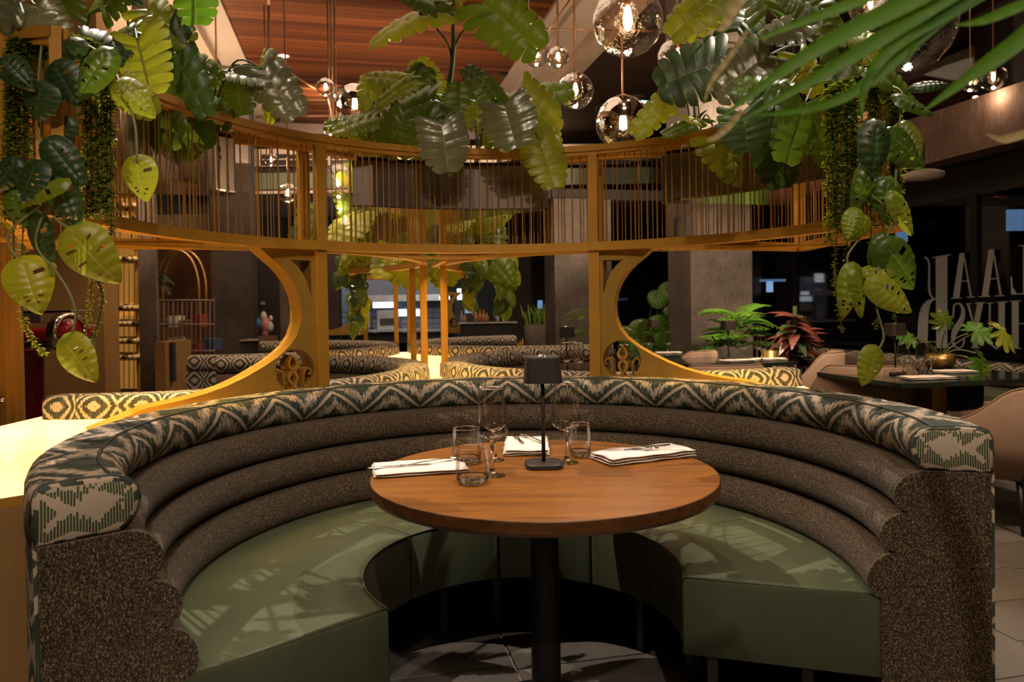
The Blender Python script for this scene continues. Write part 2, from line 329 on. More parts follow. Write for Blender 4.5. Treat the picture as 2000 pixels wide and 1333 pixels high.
def revolve(prof, c, a0, a1, n, bev=.012, closed=True, vofs=0, rref=1.15):
    """sweep a closed (r,z) profile around c from a0 to a1; uv = metres along, metres around"""
    m_ = len(prof); cr = sum(p[0] for p in prof)/m_; cz = sum(p[1] for p in prof)/m_
    angs = [a0+(a1-a0)*i/n for i in range(n+1)]; ins = [0]*(n+1)
    if bev:
        e = bev/rref
        angs = [a0, a0+e*.3, a0+e]+[x for x in angs[1:-1]]+[a1-e, a1-e*.3, a1]; ins = [bev, bev*.3, 0]+[0]*(n-1)+[0, bev*.3, bev]
    vs, fs, uvs = [], [], []
    for a, q in zip(angs, ins):
        for r, z in prof:
            if q:
                d = math.hypot(r-cr, z-cz) or 1; r2 = r-(r-cr)/d*q; z2 = z-(z-cz)/d*q
            else: r2, z2 = r, z
            vs.append((c[0]+r2*math.cos(a), c[1]+r2*math.sin(a), z2))
    L = [0]
    for i in range(m_): L.append(L[-1]+math.hypot(prof[(i+1) % m_][0]-prof[i][0], prof[(i+1) % m_][1]-prof[i][1]))
    for k in range(len(angs)-1):
        for i in range(m_ if closed else m_-1):
            j = (i+1) % m_; fs.append((k*m_+i, (k+1)*m_+i, (k+1)*m_+j, k*m_+j))
            u0, u1 = angs[k]*rref, angs[k+1]*rref; uvs.append([(u0, L[i]+vofs), (u1, L[i]+vofs), (u1, L[i+1]+vofs), (u0, L[i+1]+vofs)])
    ne = 0
    if closed:
        r0 = min(p[0] for p in prof); z0 = min(p[1] for p in prof); K = len(angs)-1
        fs.append(tuple(range(m_))); uvs.append([(p[0]-r0, p[1]-z0) for p in prof])
        fs.append(tuple(range(K*m_, (K+1)*m_))[::-1]); uvs.append([(p[0]-r0, p[1]-z0) for p in prof][::-1]); ne = 2
    return vs, fs, uvs, ne
def arcpts(c, r, a0, a1, n): return [(c[0]+r*math.cos(a0+(a1-a0)*i/n), c[1]+r*math.sin(a0+(a1-a0)*i/n)) for i in range(n+1)]
# ------------------------------------------------------------------ layout of the booths (a close packing of circles)
C0 = Vector((.02, 2.21)); UA = Vector((-.220, .9755)); VA = Vector((.9755, .220)); SP = 2.6
CL = C0+UA*2.25-VA*1.3; CR = C0+UA*2.25+VA*1.3; CL2 = CL+UA*2.62; CR2 = CR+UA*2.62; CL3 = CL2+UA*2.62; CR3 = CR2+UA*2.62
UANG = math.atan2(UA.y, UA.x); RHO = 1.235; LZ = .815; RB, RT = 1.49, 1.98
# ------------------------------------------------------------------ setting: floor, walls, ceiling
def quad_box(v0, v1, u0, u1, z0, z1):
    poly = [RP(v0, u0, 0), RP(v1, u0, 0), RP(v1, u1, 0), RP(v0, u1, 0)]
    return prism(poly, z0, z1)
def rbox(name, v0, v1, u0, u1, z0, z1, mat): return mesh(name, *quad_box(v0, v1, u0, u1, z0, z1), mat)
fl = struct('floor', rbox('floor', -9, 10, -3.5, 19, -.12, -.006, M['grout']))
tv, tf = quad_box(0, .594, 0, .300, 0, 1)
tm = bmm(bevelbox(.592, .298, .02, .002, 1), 'floor_tile', M['tile'])
far = []
for i in range(-15, 17):
    v0 = 2.316+.6*i; off = (.317*((i*37) % 5)/2.3) % .306
    for k in range(-8, 60):
        u0 = off+.306*k; 
        near = (-1.2 < v0 < 1.8 and 1.5 < u0 < 3.3) or (1.5 < v0 < 5.2 and 1.6 < u0 < 5.0)
        p = RP(v0+.3, u0+.153, -.01)
        if near:
            o = link('floor_tile', tm, fl, world=False); o.location = p; o.rotation_euler.z = RZ
        elif u0 < 18.5: far.append((p, v0))
vs, fs = [], []
for p, _ in far:
    a, b = AV*.296, AU*.149; k = len(vs); q = p+Vector((0, 0, .01))
    vs += [q-a-b, q+a-b, q+a+b, q-a+b]; fs.append((k, k+1, k+2, k+3))
link('tile_field', mesh('tile_field', vs, fs, M['tile']), fl, kind='stuff')
CH = 5.0
def woodceil():
    g = G('ceiling_wood', .6, 0, .25); o = g.coord(); mp = g.map(o, (1, 1, 1), (0, 0, -RZ)); xyz = g.sep(mp)
    pl = g.M('FLOOR', g.M('MULTIPLY', xyz[1], 8.0)); wn = g.white(pl); n = g.noise(g.map(mp, (1.2, 45, 1)), 1, 4)
    c = g.ramp(g.M('ADD', g.M('MULTIPLY', wn, .5), g.M('MULTIPLY', n, .5)), [(.25, (.055, .014, .004)), (.55, (.12, .032, .008)), (.8, (.20, .058, .014))])
    gap = g.M('LESS_THAN', g.M('FRACT', g.M('MULTIPLY', xyz[1], 8.0)), .06)
    g.set(Base_Color=g.mix(gap, c, (.02, .006, .003))); return g.m
M['ceilwood'] = woodceil(); M['plaster'] = plain('warm_plaster', (.40, .29, .21), .8, 0, .06, 2); M['cove'] = plain('cove_trim', (.44, .34, .27), .6, 0, .05, 2)
hh = CH-HC
struct('ceiling', rbox('ceiling', -.398*hh, .662*hh, -3, 15.2, CH, CH+.1, M['ceilwood']))
def cove(name, v0, v1, z0, z1, steps, mat, sgn):
    parts = []
    for k in range(steps):
        t0, t1 = k/steps, (k+1)/steps; parts.append(quad_box(*sorted((v0+(v1-v0)*t0, v0+(v1-v0)*t1)), -3, 15.2, z0+(z1-z0)*math.sin(t0*PI/2)-.001, CH+.12))
    struct(name, mesh(name, *join(parts), mat))
cove('trim_1', -.398*hh, -.50*hh, CH-.03, CH-.12, 1, M['cove'], -1)
struct('trim_2', rbox('trim_2', -.92*hh, -.50*hh, -3, 11.2, CH-.16, CH+.1, M['plaster']))
struct('trim_3', rbox('trim_3', .662*hh, .72*hh, -3, 15.2, CH-.05, CH+.1, M['cove']))
struct('trim_4', rbox('trim_4', .72*hh, .83*hh, -3, 15.2, CH-.14, CH+.1, M['cove']))
struct('trim_5', rbox('trim_5', .83*hh, .90*hh, -3, 15.2, CH-.30, CH+.1, M['plaster']))
M['dkwood'] = plain('dark_wood_ceiling', (.055, .026, .016), .5, 0, .3, 3)
struct('ceiling_right', rbox('ceiling_right', .90*hh, 9.5, -3, 19, CH-.2, CH+.1, M['dkwood']))
struct('ceiling_left', rbox('ceiling_left', -9, -.92*hh, -3, 19, CH-.6, CH+.1, M['darkpanel']))
struct('ceiling_back', rbox('ceiling_back', -.92*hh, .90*hh, 15.2, 19, CH-.2, CH+.1, M['dkwood']))
struct('wall_left', rbox('wall_left', -9.2, -9, -3.5, 19, -.1, 5.2, M['darkpanel']))
struct('wall_back', rbox('wall_back', -9, 10, 19, 19.2, -.1, 5.2, M['dark']))
struct('wall_front', rbox('wall_front', -9, 10, -3.7, -3.5, -.1, 5.2, M['plaster']))
# balcony on the right
M['beam'] = concrete('beam_plaster', (.135, .085, .065), 4)
struct('wall_balcony_beam', rbox('wall_balcony_beam', 5.7, 6.0, -3, 19, 2.62, 3.12, M['beam']))
struct('ceiling_under_balcony', rbox('ceiling_under_balcony', 6.0, 9.5, -3, 19, 2.66, 2.8, M['dark']))
struct('wall_right_upper', rbox('wall_right_upper', 9.3, 9.5, -3, 19, 2.6, 5.0, M['dark']))
bal = thing('balcony_glazing', 'tall dark glass parapet with bronze mullions above the balcony beam', 'glazing', RP(5.85, 9, 3.12))
M['mull'] = plain('bronze_mullion', (.10, .07, .055), .4, .5)
for k, u in enumerate([3.4, 5.2, 7.0, 8.8, 10.6, 12.4, 14.2]):
    link('mullion', rbox('mullion', 5.82, 5.90, u-.05, u-.01, 3.12, 4.8, M['mull']), bal)
    link('mullion', rbox('mullion', 5.82, 5.90, u+.03, u+.08, 3.12, 4.8, M['mull']), bal)
    link('glass_panel', rbox('glass_panel', 5.855, 5.865, u+.09, u+1.74, 3.13, 4.78, M['pane']), bal)
link('handrail', mesh('handrail', *tube([RP(6.1, 2, 4.05), RP(6.1, 16, 4.05)], .02, 8), M['mull']), bal)
# window wall on the right with lettering
WV = 6.2
def PW(px, py, v=WV):
    r = ray(px, py); k = (v-CO.dot(AV))/r.dot(AV); return CO+r*k
struct('wall_window_sill', rbox('wall_window_sill', WV, WV+.2, -3, 19, -.1, .62, M['dark']))
struct('wall_window_head', rbox('wall_window_head', WV+.02, WV+.2, -3, 19, 2.3, 2.7, M['dark']))
win = struct('window_1', rbox('window_1', WV, WV+.06, 9.3, 9.4, .62, 2.32, M['black']))
for u in (3.2, 6.2, 12.6): link('window_post', rbox('window_post', WV, WV+.06, u, u+.08, .62, 2.32, M['black']), win, world=False)
for u0, u1 in ((-3, 3.2), (3.28, 6.2), (6.28, 9.3), (9.4, 12.6), (12.68, 19)):
    link('pane', rbox('pane', WV+.03, WV+.04, u0, u1, .62, 2.32, M['pane']), win, world=False)
struct('wall_outside', rbox('wall_outside', 11, 11.2, -3, 22, -.1, 6, M['dark']))
struct('floor_outside', rbox('floor_outside', WV+.2, 11, -3, 22, -.12, -.02, M['dark']))
M['letter'] = plain('frosted_vinyl', (.24, .25, .25), .8, 0, .05, 10)
sign = thing('window_lettering', 'large pale serif lettering seen from behind on the dark window', 'lettering', PW(1900, 680))
def _ln(name, polys):
    global sign
    vs, fs = [], []
    for poly in polys:
        n = len(poly); k = len(vs); p3 = [PW(1780+x/5.555, 460+y/5.555, WV-.006) for x, y in poly]; off = AV*.004
        vs += p3+[p+off for p in p3]; fs += [tuple(range(k, k+n)), tuple(range(k+2*n-1, k+n-1, -1))]+[(k+i, k+(i+1) % n, k+n+(i+1) % n, k+n+i) for i in range(n)]
    link('letter', mesh('letter', vs, fs, M['letter']), sign)
def band(pts):  # variable width stroke: (x,y,halfwidth)
    out = []
    for k in range(len(pts)-1):
        x0, y0, w0 = pts[k]; x1, y1, w1 = pts[k+1]; d = math.hypot(x1-x0, y1-y0); nx, ny = -(y1-y0)/d, (x1-x0)/d
        out.append([(x0+nx*w0, y0+ny*w0), (x1+nx*w1, y1+ny*w1), (x1-nx*w1, y1-ny*w1), (x0-nx*w0, y0-ny*w0)])
    return out
_ln('B', [[(262, 235), (388, 215), (388, 1215), (270, 1215)], [(225, 238), (425, 202), (425, 214), (225, 248)], [(245, 1212), (410, 1212), (410, 1224), (245, 1224)]]
    + band([(140, 240, 8), (175, 255, 9), (195, 320, 9), (192, 420, 9), (190, 560, 10), (200, 640, 9), (225, 680, 7), (262, 690, 6)])
    + band([(262, 692, 6), (215, 705, 14), (170, 745, 34), (138, 830, 50), (125, 950, 54), (122, 1100, 55), (130, 1160, 40)]))
_ln('A', [[(522, 195), (576, 190), (520, 675), (450, 680)]]+band([(572, 240, 6), (645, 670, 9)])+[[(540, 492), (618, 492), (618, 502), (540, 502)], [(428, 680), (545, 674), (545, 684), (428, 690)], [(598, 668), (685, 664), (685, 673), (598, 677)]])
_ln('A', [[(838, 155), (900, 150), (832, 660), (762, 665)]]+band([(895, 215, 7), (968, 648, 10)])+[[(858, 466), (940, 466), (940, 477), (858, 477)], [(730, 662), (858, 655), (858, 666), (730, 672)], [(905, 654), (1008, 650), (1008, 660), (905, 664)]])
_ln('L', [[(1212, 100), (1250, 95), (1250, 640), (1212, 640)], [(1165, 108), (1225, 105), (1225, 115), (1165, 118)], [(1080, 630), (1250, 628), (1250, 640), (1080, 642)], [(1076, 450), (1088, 450), (1098, 560), (1140, 632), (1082, 632)]])
_ln('S', band([(452, 895, 8), (460, 770, 10), (475, 745, 8), (520, 738, 8), (555, 780, 16), (562, 860, 22), (530, 950, 34), (480, 1020, 36), (455, 1090, 26), (450, 1160, 14), (470, 1210, 8), (520, 1225, 6), (560, 1200, 8), (575, 1120, 8)]))
_ln('Y', [[(715, 735), (780, 732), (722, 1010), (722, 1215), (668, 1215), (668, 1000)], [(590, 738), (650, 736), (650, 745), (590, 748)], [(690, 730), (800, 724), (800, 735), (690, 741)], [(645, 1214), (745, 1214), (745, 1223), (645, 1223)]]+band([(610, 740, 12), (668, 950, 7)]))
_ln('U', [[(945, 720), (1012, 716), (1012, 1120), (990, 1190), (930, 1235), (945, 1150)], [(920, 722), (1040, 714), (1040, 724), (920, 731)], [(815, 732), (890, 727), (890, 736), (815, 741)]]+band([(850, 735, 10), (848, 1000, 7), (855, 1130, 8), (880, 1200, 9), (935, 1232, 9)]))
_ln('H', [[(1090, 712), (1162, 708), (1162, 1225), (1090, 1225)], [(1065, 712), (1190, 706), (1190, 715), (1065, 721)], [(1066, 1222), (1190, 1222), (1190, 1232), (1066, 1232)], [(1162, 955), (1260, 953), (1260, 963), (1162, 965)], [(1250, 705), (1330, 700), (1330, 1220), (1250, 1220)]])
# columns
def pillar(name, px0, px1, pxs, d, label, mat, z1=5.0, side='L'):
    """front face px0..px1 at depth d, side face out to pxs"""
    a = P(px0, 640, d); v0 = a.dot(AV); u0 = a.dot(AU); b = P(px1, 640, d); v1 = v0+(px1-px0)*d/FPX*1.02
    near = px0 if side == 'L' else px1; dep = u0*((near-705)/(pxs-705)-1)
    o = link(name, rbox(name, v0, v1, u0, u0+abs(dep), 0, z1, mat)); o['kind'] = 'structure'; return o
pillar('wall_column_right', 1350, 1480, 1303, 7.6, '', M['concd'])
pillar('wall_column_center', 1085, 1200, 1065, 9.6, '', M['concd'], 2.66)
struct('ceiling_under_gallery', rbox('ceiling_under_gallery', 1.6, 5.7, 9.3, 18.9, 2.66, 2.8, M['dark']))
pillar('wall_column_far', 985, 1040, 975, 14.5, '', M['concd'])
pillar('wall_column_left', 415, 490, 500, 11, '', M['concd'], side='R')
pillar('wall_column_narrow', 272, 303, 308, 6.6, '', M['conc'], side='R')
# upper floor fronts across the far side
M['green'] = plain('sage_fascia', (.10, .115, .075), .7, 0, .08, 2); M['white'] = plain('pale_soffit', (.42, .33, .27), .8, 0, .05, 1)
def fbox(name, px0, px1, py0, py1, d, dep, mat):
    a, b = P(px0, py1, d), P(px1, py0, d); return mesh(name, *prism([(a.x, d), (b.x, d+0), (b.x, d+dep), (a.x, d+dep)], a.z, b.z), mat)
struct('wall_gallery_fascia', fbox('wall_gallery_fascia', 280, 1290, 326, 374, 14.6, .25, M['green']))
struct('trim_6', fbox('trim_6', 470, 1290, 279, 326, 15.0, .2, M['white']))
gw = thing('gallery_window', 'dark ribbon window with pale bars above the green gallery fascia', 'window', P(700, 318, 14.9))
for (a, b) in ((512, 560), (566, 640), (646, 715), (1110, 1150), (1160, 1230)):
    link('pane', fbox('pane', a, b, 301, 322, 14.93, .03, M['dark']), gw); link('bar', fbox('bar', a, b, 310, 313, 14.88, .04, M['white']), gw)
a = P(460, 374, 14.6); b = P(1000, 374, 14.6)
struct('ceiling_soffit', mesh('ceiling_soffit', *prism([(a.x, 14.6), (b.x, 14.6), (b.x+.3, 18.2), (a.x-1.2, 18.2)], a.z-.06, a.z), M['white']))
struct('wall_far_dark', fbox('wall_far_dark', 470, 1300, 408, 700, 18.2, .2, M['dark']))
# lighted ring skylights and downlights
for i, (x, y, rr, lb) in enumerate([(703, 187, .50, 'leftmost of the round skylights, behind the mirrored globe'), (878, 192, .52, 'middle round skylight behind the tall monstera stem'), (1232, 208, .60, 'right round skylight above the low mirror globe')]):
    p = PZ(x, y, CH-.03 if i < 2 else CH-.23); t = thing('round_skylight', 'teal-white glowing '+lb, 'skylight', p)
    link('diffuser', mesh('diffuser', *join([lathe([(0.001, .0), (rr*.93, 0.0)], 40, p)]), M['teal']), t)
    link('rim', mesh('rim', *lathe([(rr*.93, .025), (rr*.93, -.05), (rr*1.05, -.06), (rr*1.05, .025)], 40, p), M['black'], True), t)
def downlight(px, py, z, lb, r=.055):
    p = PZ(px, py, z); t = thing('downlight', lb, 'downlight', p)
    link('lens', mesh('lens', *lathe([(.001, -.004), (r, -.004)], 20, p), M['dl']), t); link('rim', mesh('rim', *lathe([(r, 0), (r, -.008), (r*1.3, -.006), (r*1.3, 0)], 20, p), M['white'], True), t)
downlight(554, 109, CH, 'small round downlight in the wooden ceiling, left one', .07); downlight(771, 78, CH, 'small round downlight in the wooden ceiling, beside the tall monstera stem', .07)
downlight(1787, 363, 2.66, 'bright round downlight under the balcony near the wall unit', .09); downlight(1891, 413, 2.66, 'small downlight under the balcony above the window lettering', .07)
downlight(1615, 406, 2.66, 'small downlight seen past the hanging strands on the right', .06); downlight(1494, 438, 2.66, 'small downlight behind the bars above the concrete column', .07)
for x, y, lb in ((993, 61, 'dark round ceiling speaker in the wood, near the pendant globes'), (990, 146, 'dark round ceiling speaker in the wood, the farther one')):
    p = PZ(x, y, CH); tag(link('ceiling_speaker', mesh('ceiling_speaker', *lathe([(.001, -.01), (.10, -.012), (.12, 0)], 24, p), M['black'], True)), lb, 'speaker')
p = P(1803, 343, 6.6); t = thing('wall_heater', 'white flat oval unit fixed under the balcony edge', 'heater', p)
link('body', mesh('body', *lathe([(.001, .05), (.10, .045), (.17, .02), (.175, 0), (.16, -.03), (.001, -.045)], 28, p), plain('white_plastic', (.45, .4, .36), .5), True), t); link('bracket', mesh('bracket', *tube([p, p+Vector((0, 0, 2.66-p.z))], .015), M['black']), t)
# ------------------------------------------------------------------ booths
capprof = [(1.105, .787), (1.088, .800), (1.074, .825), (1.068, .850), (1.074, .875), (1.092, .894), (1.12, .903), (1.18, .906), (1.235, .904), (1.252, .895), (1.260, .875), (1.262, .83), (1.262, .787)]
def rollprof(r0, z0, r1, z1, b, back=1.25, n=10):
    """one padded roll: groove (r0,z0) bottom to (r1,z1) top, bulging inward by b"""
    out = [(back, z0), ]
    for i in range(n+1):
        t = i/n; rr = r0+(r1-r0)*t; out.append((rr-b*math.sin(PI*t)**.6, z0+(z1-z0)*(.5-.5*math.cos(PI*t))*.35+(z1-z0)*t*.65))
    out.append((back, z1)); return out
def booth(name, c, a0, a1, label, front=True, eye=False, group=None):
    t = thing(name, label, 'booth seat', (c.x, c.y, 0), group); n = 96 if front else 48; cc = (c.x, c.y)
    im = M['ikat_eye'] if eye else M['ikat']
    vs, fs, uvs, ne = revolve(capprof, cc, a0, a1, n); o = link('headrest_roll', mesh('headrest_roll', vs, fs, None, True, uvs, [im, M['ikat_end']], [0]*(len(fs)-2)+[1, 1]), t)
    e = .0045
    if front:
        for pr in ([(1.12+math.cos(q)*e, .903+math.sin(q)*e) for q in [2*PI*i/6 for i in range(6)]],):
            vs, fs, uvs, ne = revolve(pr, cc, a0+.01, a1-.01, n, 0); link('piping', mesh('piping', vs, fs, M['darkgreen'], True), o)
        for a in (a0+.010, a1-.010):
            pts = [(c.x+r*math.cos(a), c.y+r*math.sin(a), z) for r, z in capprof[:-1]]
            link('end_piping', mesh('end_piping', *tube(pts, .003, 6), M['darkgreen'], True), o)
    for nm, (r0, z0, r1, z1, b) in (('upper_roll', (1.065, .675, 1.10, .787, .052)), ('middle_roll', (1.035, .566, 1.065, .675, .055)), ('lower_roll', (.995, .44, 1.035, .566, .050))):
        vs, fs, uvs, ne = revolve(rollprof(r0, z0, r1, z1, b), cc, a0+.004, a1-.004, n, .018); link(nm, mesh(nm, vs, fs, M['tweed'], True), t)
    if front:
        out = [(1.0, .03)]
        for (r0, z0, r1, z1, b) in ((.995, .44, 1.035, .566, .050), (1.035, .566, 1.065, .675, .055), (1.065, .675, 1.10, .787, .052)): out += rollprof(r0, z0, r1, z1, b)[1:-1]
        out += [(1.253, .787), (1.253, .03)]
        for aa, ab in ((a0-.004, a0+.012), (a1-.012, a1+.004)):
            vs, fs, uvs, ne = revolve(out, cc, aa, ab, 2, 0); link('end_panel', mesh('end_panel', vs, fs, M['tweed']), t)
    vs, fs, uvs, ne = revolve([(1.0, .03), (1.0, .45), (1.25, .45), (1.25, .03)], cc, a0+.004, a1-.004, n, 0); link('base_panel', mesh('base_panel', vs, fs, M['tweed']), t)
    vs, fs, uvs, ne = revolve([(1.254, .03), (1.254, .788), (1.261, .788), (1.261, .03)], cc, a0, a1, n, 0, vofs=.3); link('back_panel', mesh('back_panel', vs, fs, None, False, uvs, [im]), t)
    return t
M['darkgreen'] = plain('dark_piping', (.05, .055, .045), .7)
A0, A1 = R(-17), R(222)
bt = booth('booth_sofa', C0, A0, A1, 'large curved booth in front with zigzag headrest, tweed rolls and green seat')
seams = [-17, 27, 58, 100, 143, 222.3]
def seatprof():
    ri, ro, z0, z1, b = .478, .995, .222, .45, .02
    return [(ri, z0), (ri, z1-b), (ri+b*.3, z1-b*.3), (ri+b, z1), (ri+.12, z1+.006), (ri+.3, z1+.004), (ro, z1-.004), (ro+.02, z1-.01), (ro+.02, z0)]
for k in range(5):
    s0, s1 = R(seams[k]+.12), R(seams[k+1]-.12)
    vs, fs, uvs, ne = revolve(seatprof(), (C0.x, C0.y), s0, s1, max(8, int((seams[k+1]-seams[k])/2.5)), .007, rref=.6)
    me = mesh('seat', vs, fs, M['leather'], True); o = link('seat', me, bt)
    sp = o.modifiers.new('e', 'EDGE_SPLIT'); sp.split_angle = R(50)
    pts = [(C0.x+.481*math.cos(a), C0.y+.481*math.sin(a), .445) for a in [s0+(s1-s0)*i/24 for i in range(25)]]
    link('piping', mesh('piping', *tube(pts, .0032, 6), M['piping'], True), o)
for a, first in ((s1 := R(222.0), 1), (R(-16.7), 0)):
    pts = [(C0.x+r*math.cos(a), C0.y+r*math.sin(a), .447) for r in (.483, .6, .8, .985)]
    link('end_piping', mesh('end_piping', *tube(pts, .0032, 6), M['piping'], True), bt)
for a in (-14, 12, 40, 76, 100, 122, 160, 200, 218):
    p = (C0.x+.56*math.cos(R(a)), C0.y+.56*math.sin(R(a)), .112); link('leg', boxm('leg', .03, .03, .224, M['darksteel'], p, .002, R(a)), bt)
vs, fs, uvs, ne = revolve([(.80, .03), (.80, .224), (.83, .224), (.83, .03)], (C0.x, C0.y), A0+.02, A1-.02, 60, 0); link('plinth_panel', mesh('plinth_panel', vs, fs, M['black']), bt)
LA, RA = UANG-R(198.7), UANG+R(198.7)
bl = booth('booth_sofa', CL, LA, LA+R(206), 'left rear booth with eye patterned headrest, behind the left carved screen', False, True)
br = booth('booth_sofa', CR, UANG-R(4), RA, 'right rear booth with eye patterned headrest, behind the black table lamp', False, True)
bl2 = booth('booth_sofa', CL2, LA, LA+R(206), 'far left booth, second row back, beyond the left rear booth', False, True)
br2 = booth('booth_sofa', CR2, UANG-R(4), RA, 'far right booth, second row back, beyond the right rear booth', False, True)
for b_, c, a0, a1 in ((bl, CL, LA, LA+R(206)), (br, CR, UANG-R(4), RA), (bl2, CL2, LA, LA+R(206)), (br2, CR2, UANG-R(4), RA)):
    vs, fs, uvs, ne = revolve(seatprof(), (c.x, c.y), a0+.01, a1-.01, 40, 0); link('seat', mesh('seat', vs, fs, M['leather']), b_)
# ------------------------------------------------------------------ lit ledge between the booths
def on(c, a, r=1.27): return Vector((c[0]+r*math.cos(a), c[1]+r*math.sin(a)))
def angto(a, b): return math.atan2(b.y-a.y, b.x-a.x)
def ledge(name, label, poly, edge=.05):
    t = thing(name, label, 'ledge', (poly[0][0], poly[0][1], 0))
    link('cabinet', mesh('cabinet', *prism(poly, 0, LZ-.035), M['brown']), t)
    cx = sum(p[0] for p in poly)/len(poly)
    link('rim', mesh('rim', *prism(poly, LZ-.035, LZ-.012), M['gold']), t)
    link('luminous_top', mesh('luminous_top', *prism(poly, LZ-.012, LZ), M['ledge']), t)
    return t
RL = 1.268
def arc(c, a0, a1, n=16, r=RL): return [tuple(q) for q in arcpts((c.x, c.y), r, a0, a1, n)]
aCL, aCR = angto(C0, CL), angto(C0, CR)
thL = math.atan2(CL.y-C0.y, CL.x-C0.x); thR = math.atan2(CR.y-C0.y, CR.x-C0.x)
# left flare
endL = R(202); 
pl = arc(C0, endL, aCL, 18)+arc(CL, aCL+PI, LA+2*PI-.03 if False else LA-.03+2*PI, 14)[::-1][::-1]
def side_arc(c, a0, a1, n=14):
    return arc(c, a0, a1, n)
la0 = angto(CL, C0)          # about -48 deg
lA = LA                      # near end of left booth
while lA > la0: lA -= 2*PI
while lA < la0-2*PI: lA += 2*PI
lp = side_arc(CL, la0, lA)
pl = arc(C0, endL, aCL, 18)+lp+[(-1.93, 3.05), (-1.93, 1.0), (-1.75, .95)]
# keep the front edge running out to the left from the booth end
pl[-1] = (-1.9, 1.02)
lt = ledge('lit_ledge', 'glowing yellow ledge running behind the left side of the front booth', pl)
ra0 = angto(CR, C0); rA = RA
while rA < ra0: rA += 2*PI
while rA > ra0+2*PI: rA -= 2*PI
rp = side_arc(CR, ra0, rA)
A_R = on(C0, R(12)); pr = arc(C0, R(12), aCR, 16)+rp
rt_ = ledge('lit_ledge', 'glowing yellow ledge behind the right side of the front booth', pr)
# hub
aLR, aRL = angto(CL, CR), angto(CR, CL)
hub = arc(C0, aCR, aCL, 12)+arc(CL, la0, aLR, 12)+arc(CR, aRL, ra0, 12) if False else arc(C0, aCR, aCL, 12)+arc(CL, la0, aLR, 12)+arc(CR, aRL, ra0 if ra0 > aRL else ra0+2*PI, 12)
ledge('lit_ledge', 'glowing yellow ledge in the middle where three booths meet', hub)
aL2, aR2 = UANG, UANG
LL = angto(CL2, CL); RR = angto(CR2, CR)
strip = arc(CL, aLR, UANG, 12)+arc(CL2, LL, angto(CL2, CR2), 12)+arc(CR2, angto(CR2, CL2), RR if RR > angto(CR2, CL2) else RR+2*PI, 12)+arc(CR, UANG, aRL if aRL > UANG else aRL+2*PI, 12)
ledge('lit_ledge', 'glowing yellow ledge further back between the rear booths', strip)
# ------------------------------------------------------------------ cages
def sweep(path, z0, z1, w, mat, name, parent):
    """flat-sided rail following a 2d path"""
    pts = [Vector(p[:2]) for p in path]; vs, fs = [], []; n = len(pts)
    for i, p in enumerate(pts):
        t = (pts[min(i+1, n-1)]-pts[max(i-1, 0)]).normalized(); q = Vector((-t.y, t.x))*w/2
        vs += [(*(p-q), z0), (*(p+q), z0), (*(p+q), z1), (*(p-q), z1)]
    for i in range(n-1):
        a, b = 4*i, 4*i+4; fs += [(a, b, b+1, a+1), (a+1, b+1, b+2, a+2), (a+2, b+2, b+3, a+3), (a+3, b+3, b, a)]
    fs += [(0, 1, 2, 3), (4*n-1, 4*n-2, 4*n-3, 4*n-4)]
    return link(name, mesh(name, vs, fs, mat), parent)
barm = [mesh('bar', *prism([(-w_/2, -w_/2), (w_/2, -w_/2), (w_/2, w_/2), (-w_/2, w_/2)], 0, 1), M['goldbar']) for w_ in (.0030, .0036, .0048)]
NB = {}
def bars(path, t, z0, z1, sp, rnd=.45):
    pts = [Vector(p[:2]) for p in path]; L = 0; nxt = sp*.5; over = []
    for i in range(len(pts)-1):
        seg = (pts[i+1]-pts[i]).length
        while nxt < L+seg:
            p = pts[i].lerp(pts[i+1], (nxt-L)/seg); NB[t.name] = NB.get(t.name, 0)+1
            if NB[t.name] <= 300:
                o = link('bar', random.choice(barm), None)
                o.parent = t; o.matrix_parent_inverse = parent_inv(t); o.location = (p.x, p.y, z0); o.scale = (1, 1, z1-z0); o.rotation_euler.z = random.random()
            else: over.append(prism([(p.x-.0025, p.y-.0025), (p.x+.0025, p.y-.0025), (p.x+.0025, p.y+.0025), (p.x-.0025, p.y+.0025)], z0, z1))
            nxt += sp*(1+random.uniform(-rnd, rnd))
        L += seg
    if over: link('bars', mesh('bars', *join(over), M['goldbar']), t, kind='stuff')
    return 0
def rails(path, t, z0, z1, heavy=True):
    sweep(path, z1-.028, z1, .05, M['gold'], 'top_rail', t); sweep(path, z1-.045, z1-.028, .034, M['gold'], 'top_rail', t)
    sweep(path, z0, z0+.022, .05, M['gold'], 'bottom_rail', t); sweep(path, z0+.022, z0+.040, .034, M['gold'], 'bottom_rail', t)
def carc(c, a0, a1, n=30): return arcpts((c.x, c.y), RHO, a0, a1, n)
cage = thing('slatted_canopy', 'gold slatted canopy frame over the ledge around the front booth', 'canopy', (C0.x, C0.y+1.3, RB))
A_l, A_r = R(194.4), R(10.5)
pa = carc(C0, A_r, A_l, 90)
B_r = Vector((1.40, 3.73)); B_l = Vector((-1.88, 2.99))
aBr = angto(CR, B_r); aBl = angto(CL, B_l)
def unw(a, ref, up=True):
    while a < ref: a += 2*PI
    while a > ref+2*PI: a -= 2*PI
    return a
pR = carc(CR, ra0, unw(aBr, ra0), 26)
pL = carc(CL, la0, unw(aBl, la0)-2*PI, 26)
A_rp = Vector(pa[0]); A_lp = Vector(pa[-1])
eR = [pR[-1], tuple(Vector((1.42, 2.62))), pa[0]]; eL = [pa[-1], (-1.33, 1.93), pL[-1]]
pH1 = carc(CL, la0, aLR, 24); pH2 = carc(CR, aRL, ra0 if ra0 > aRL else ra0+2*PI, 24)
nb = 0
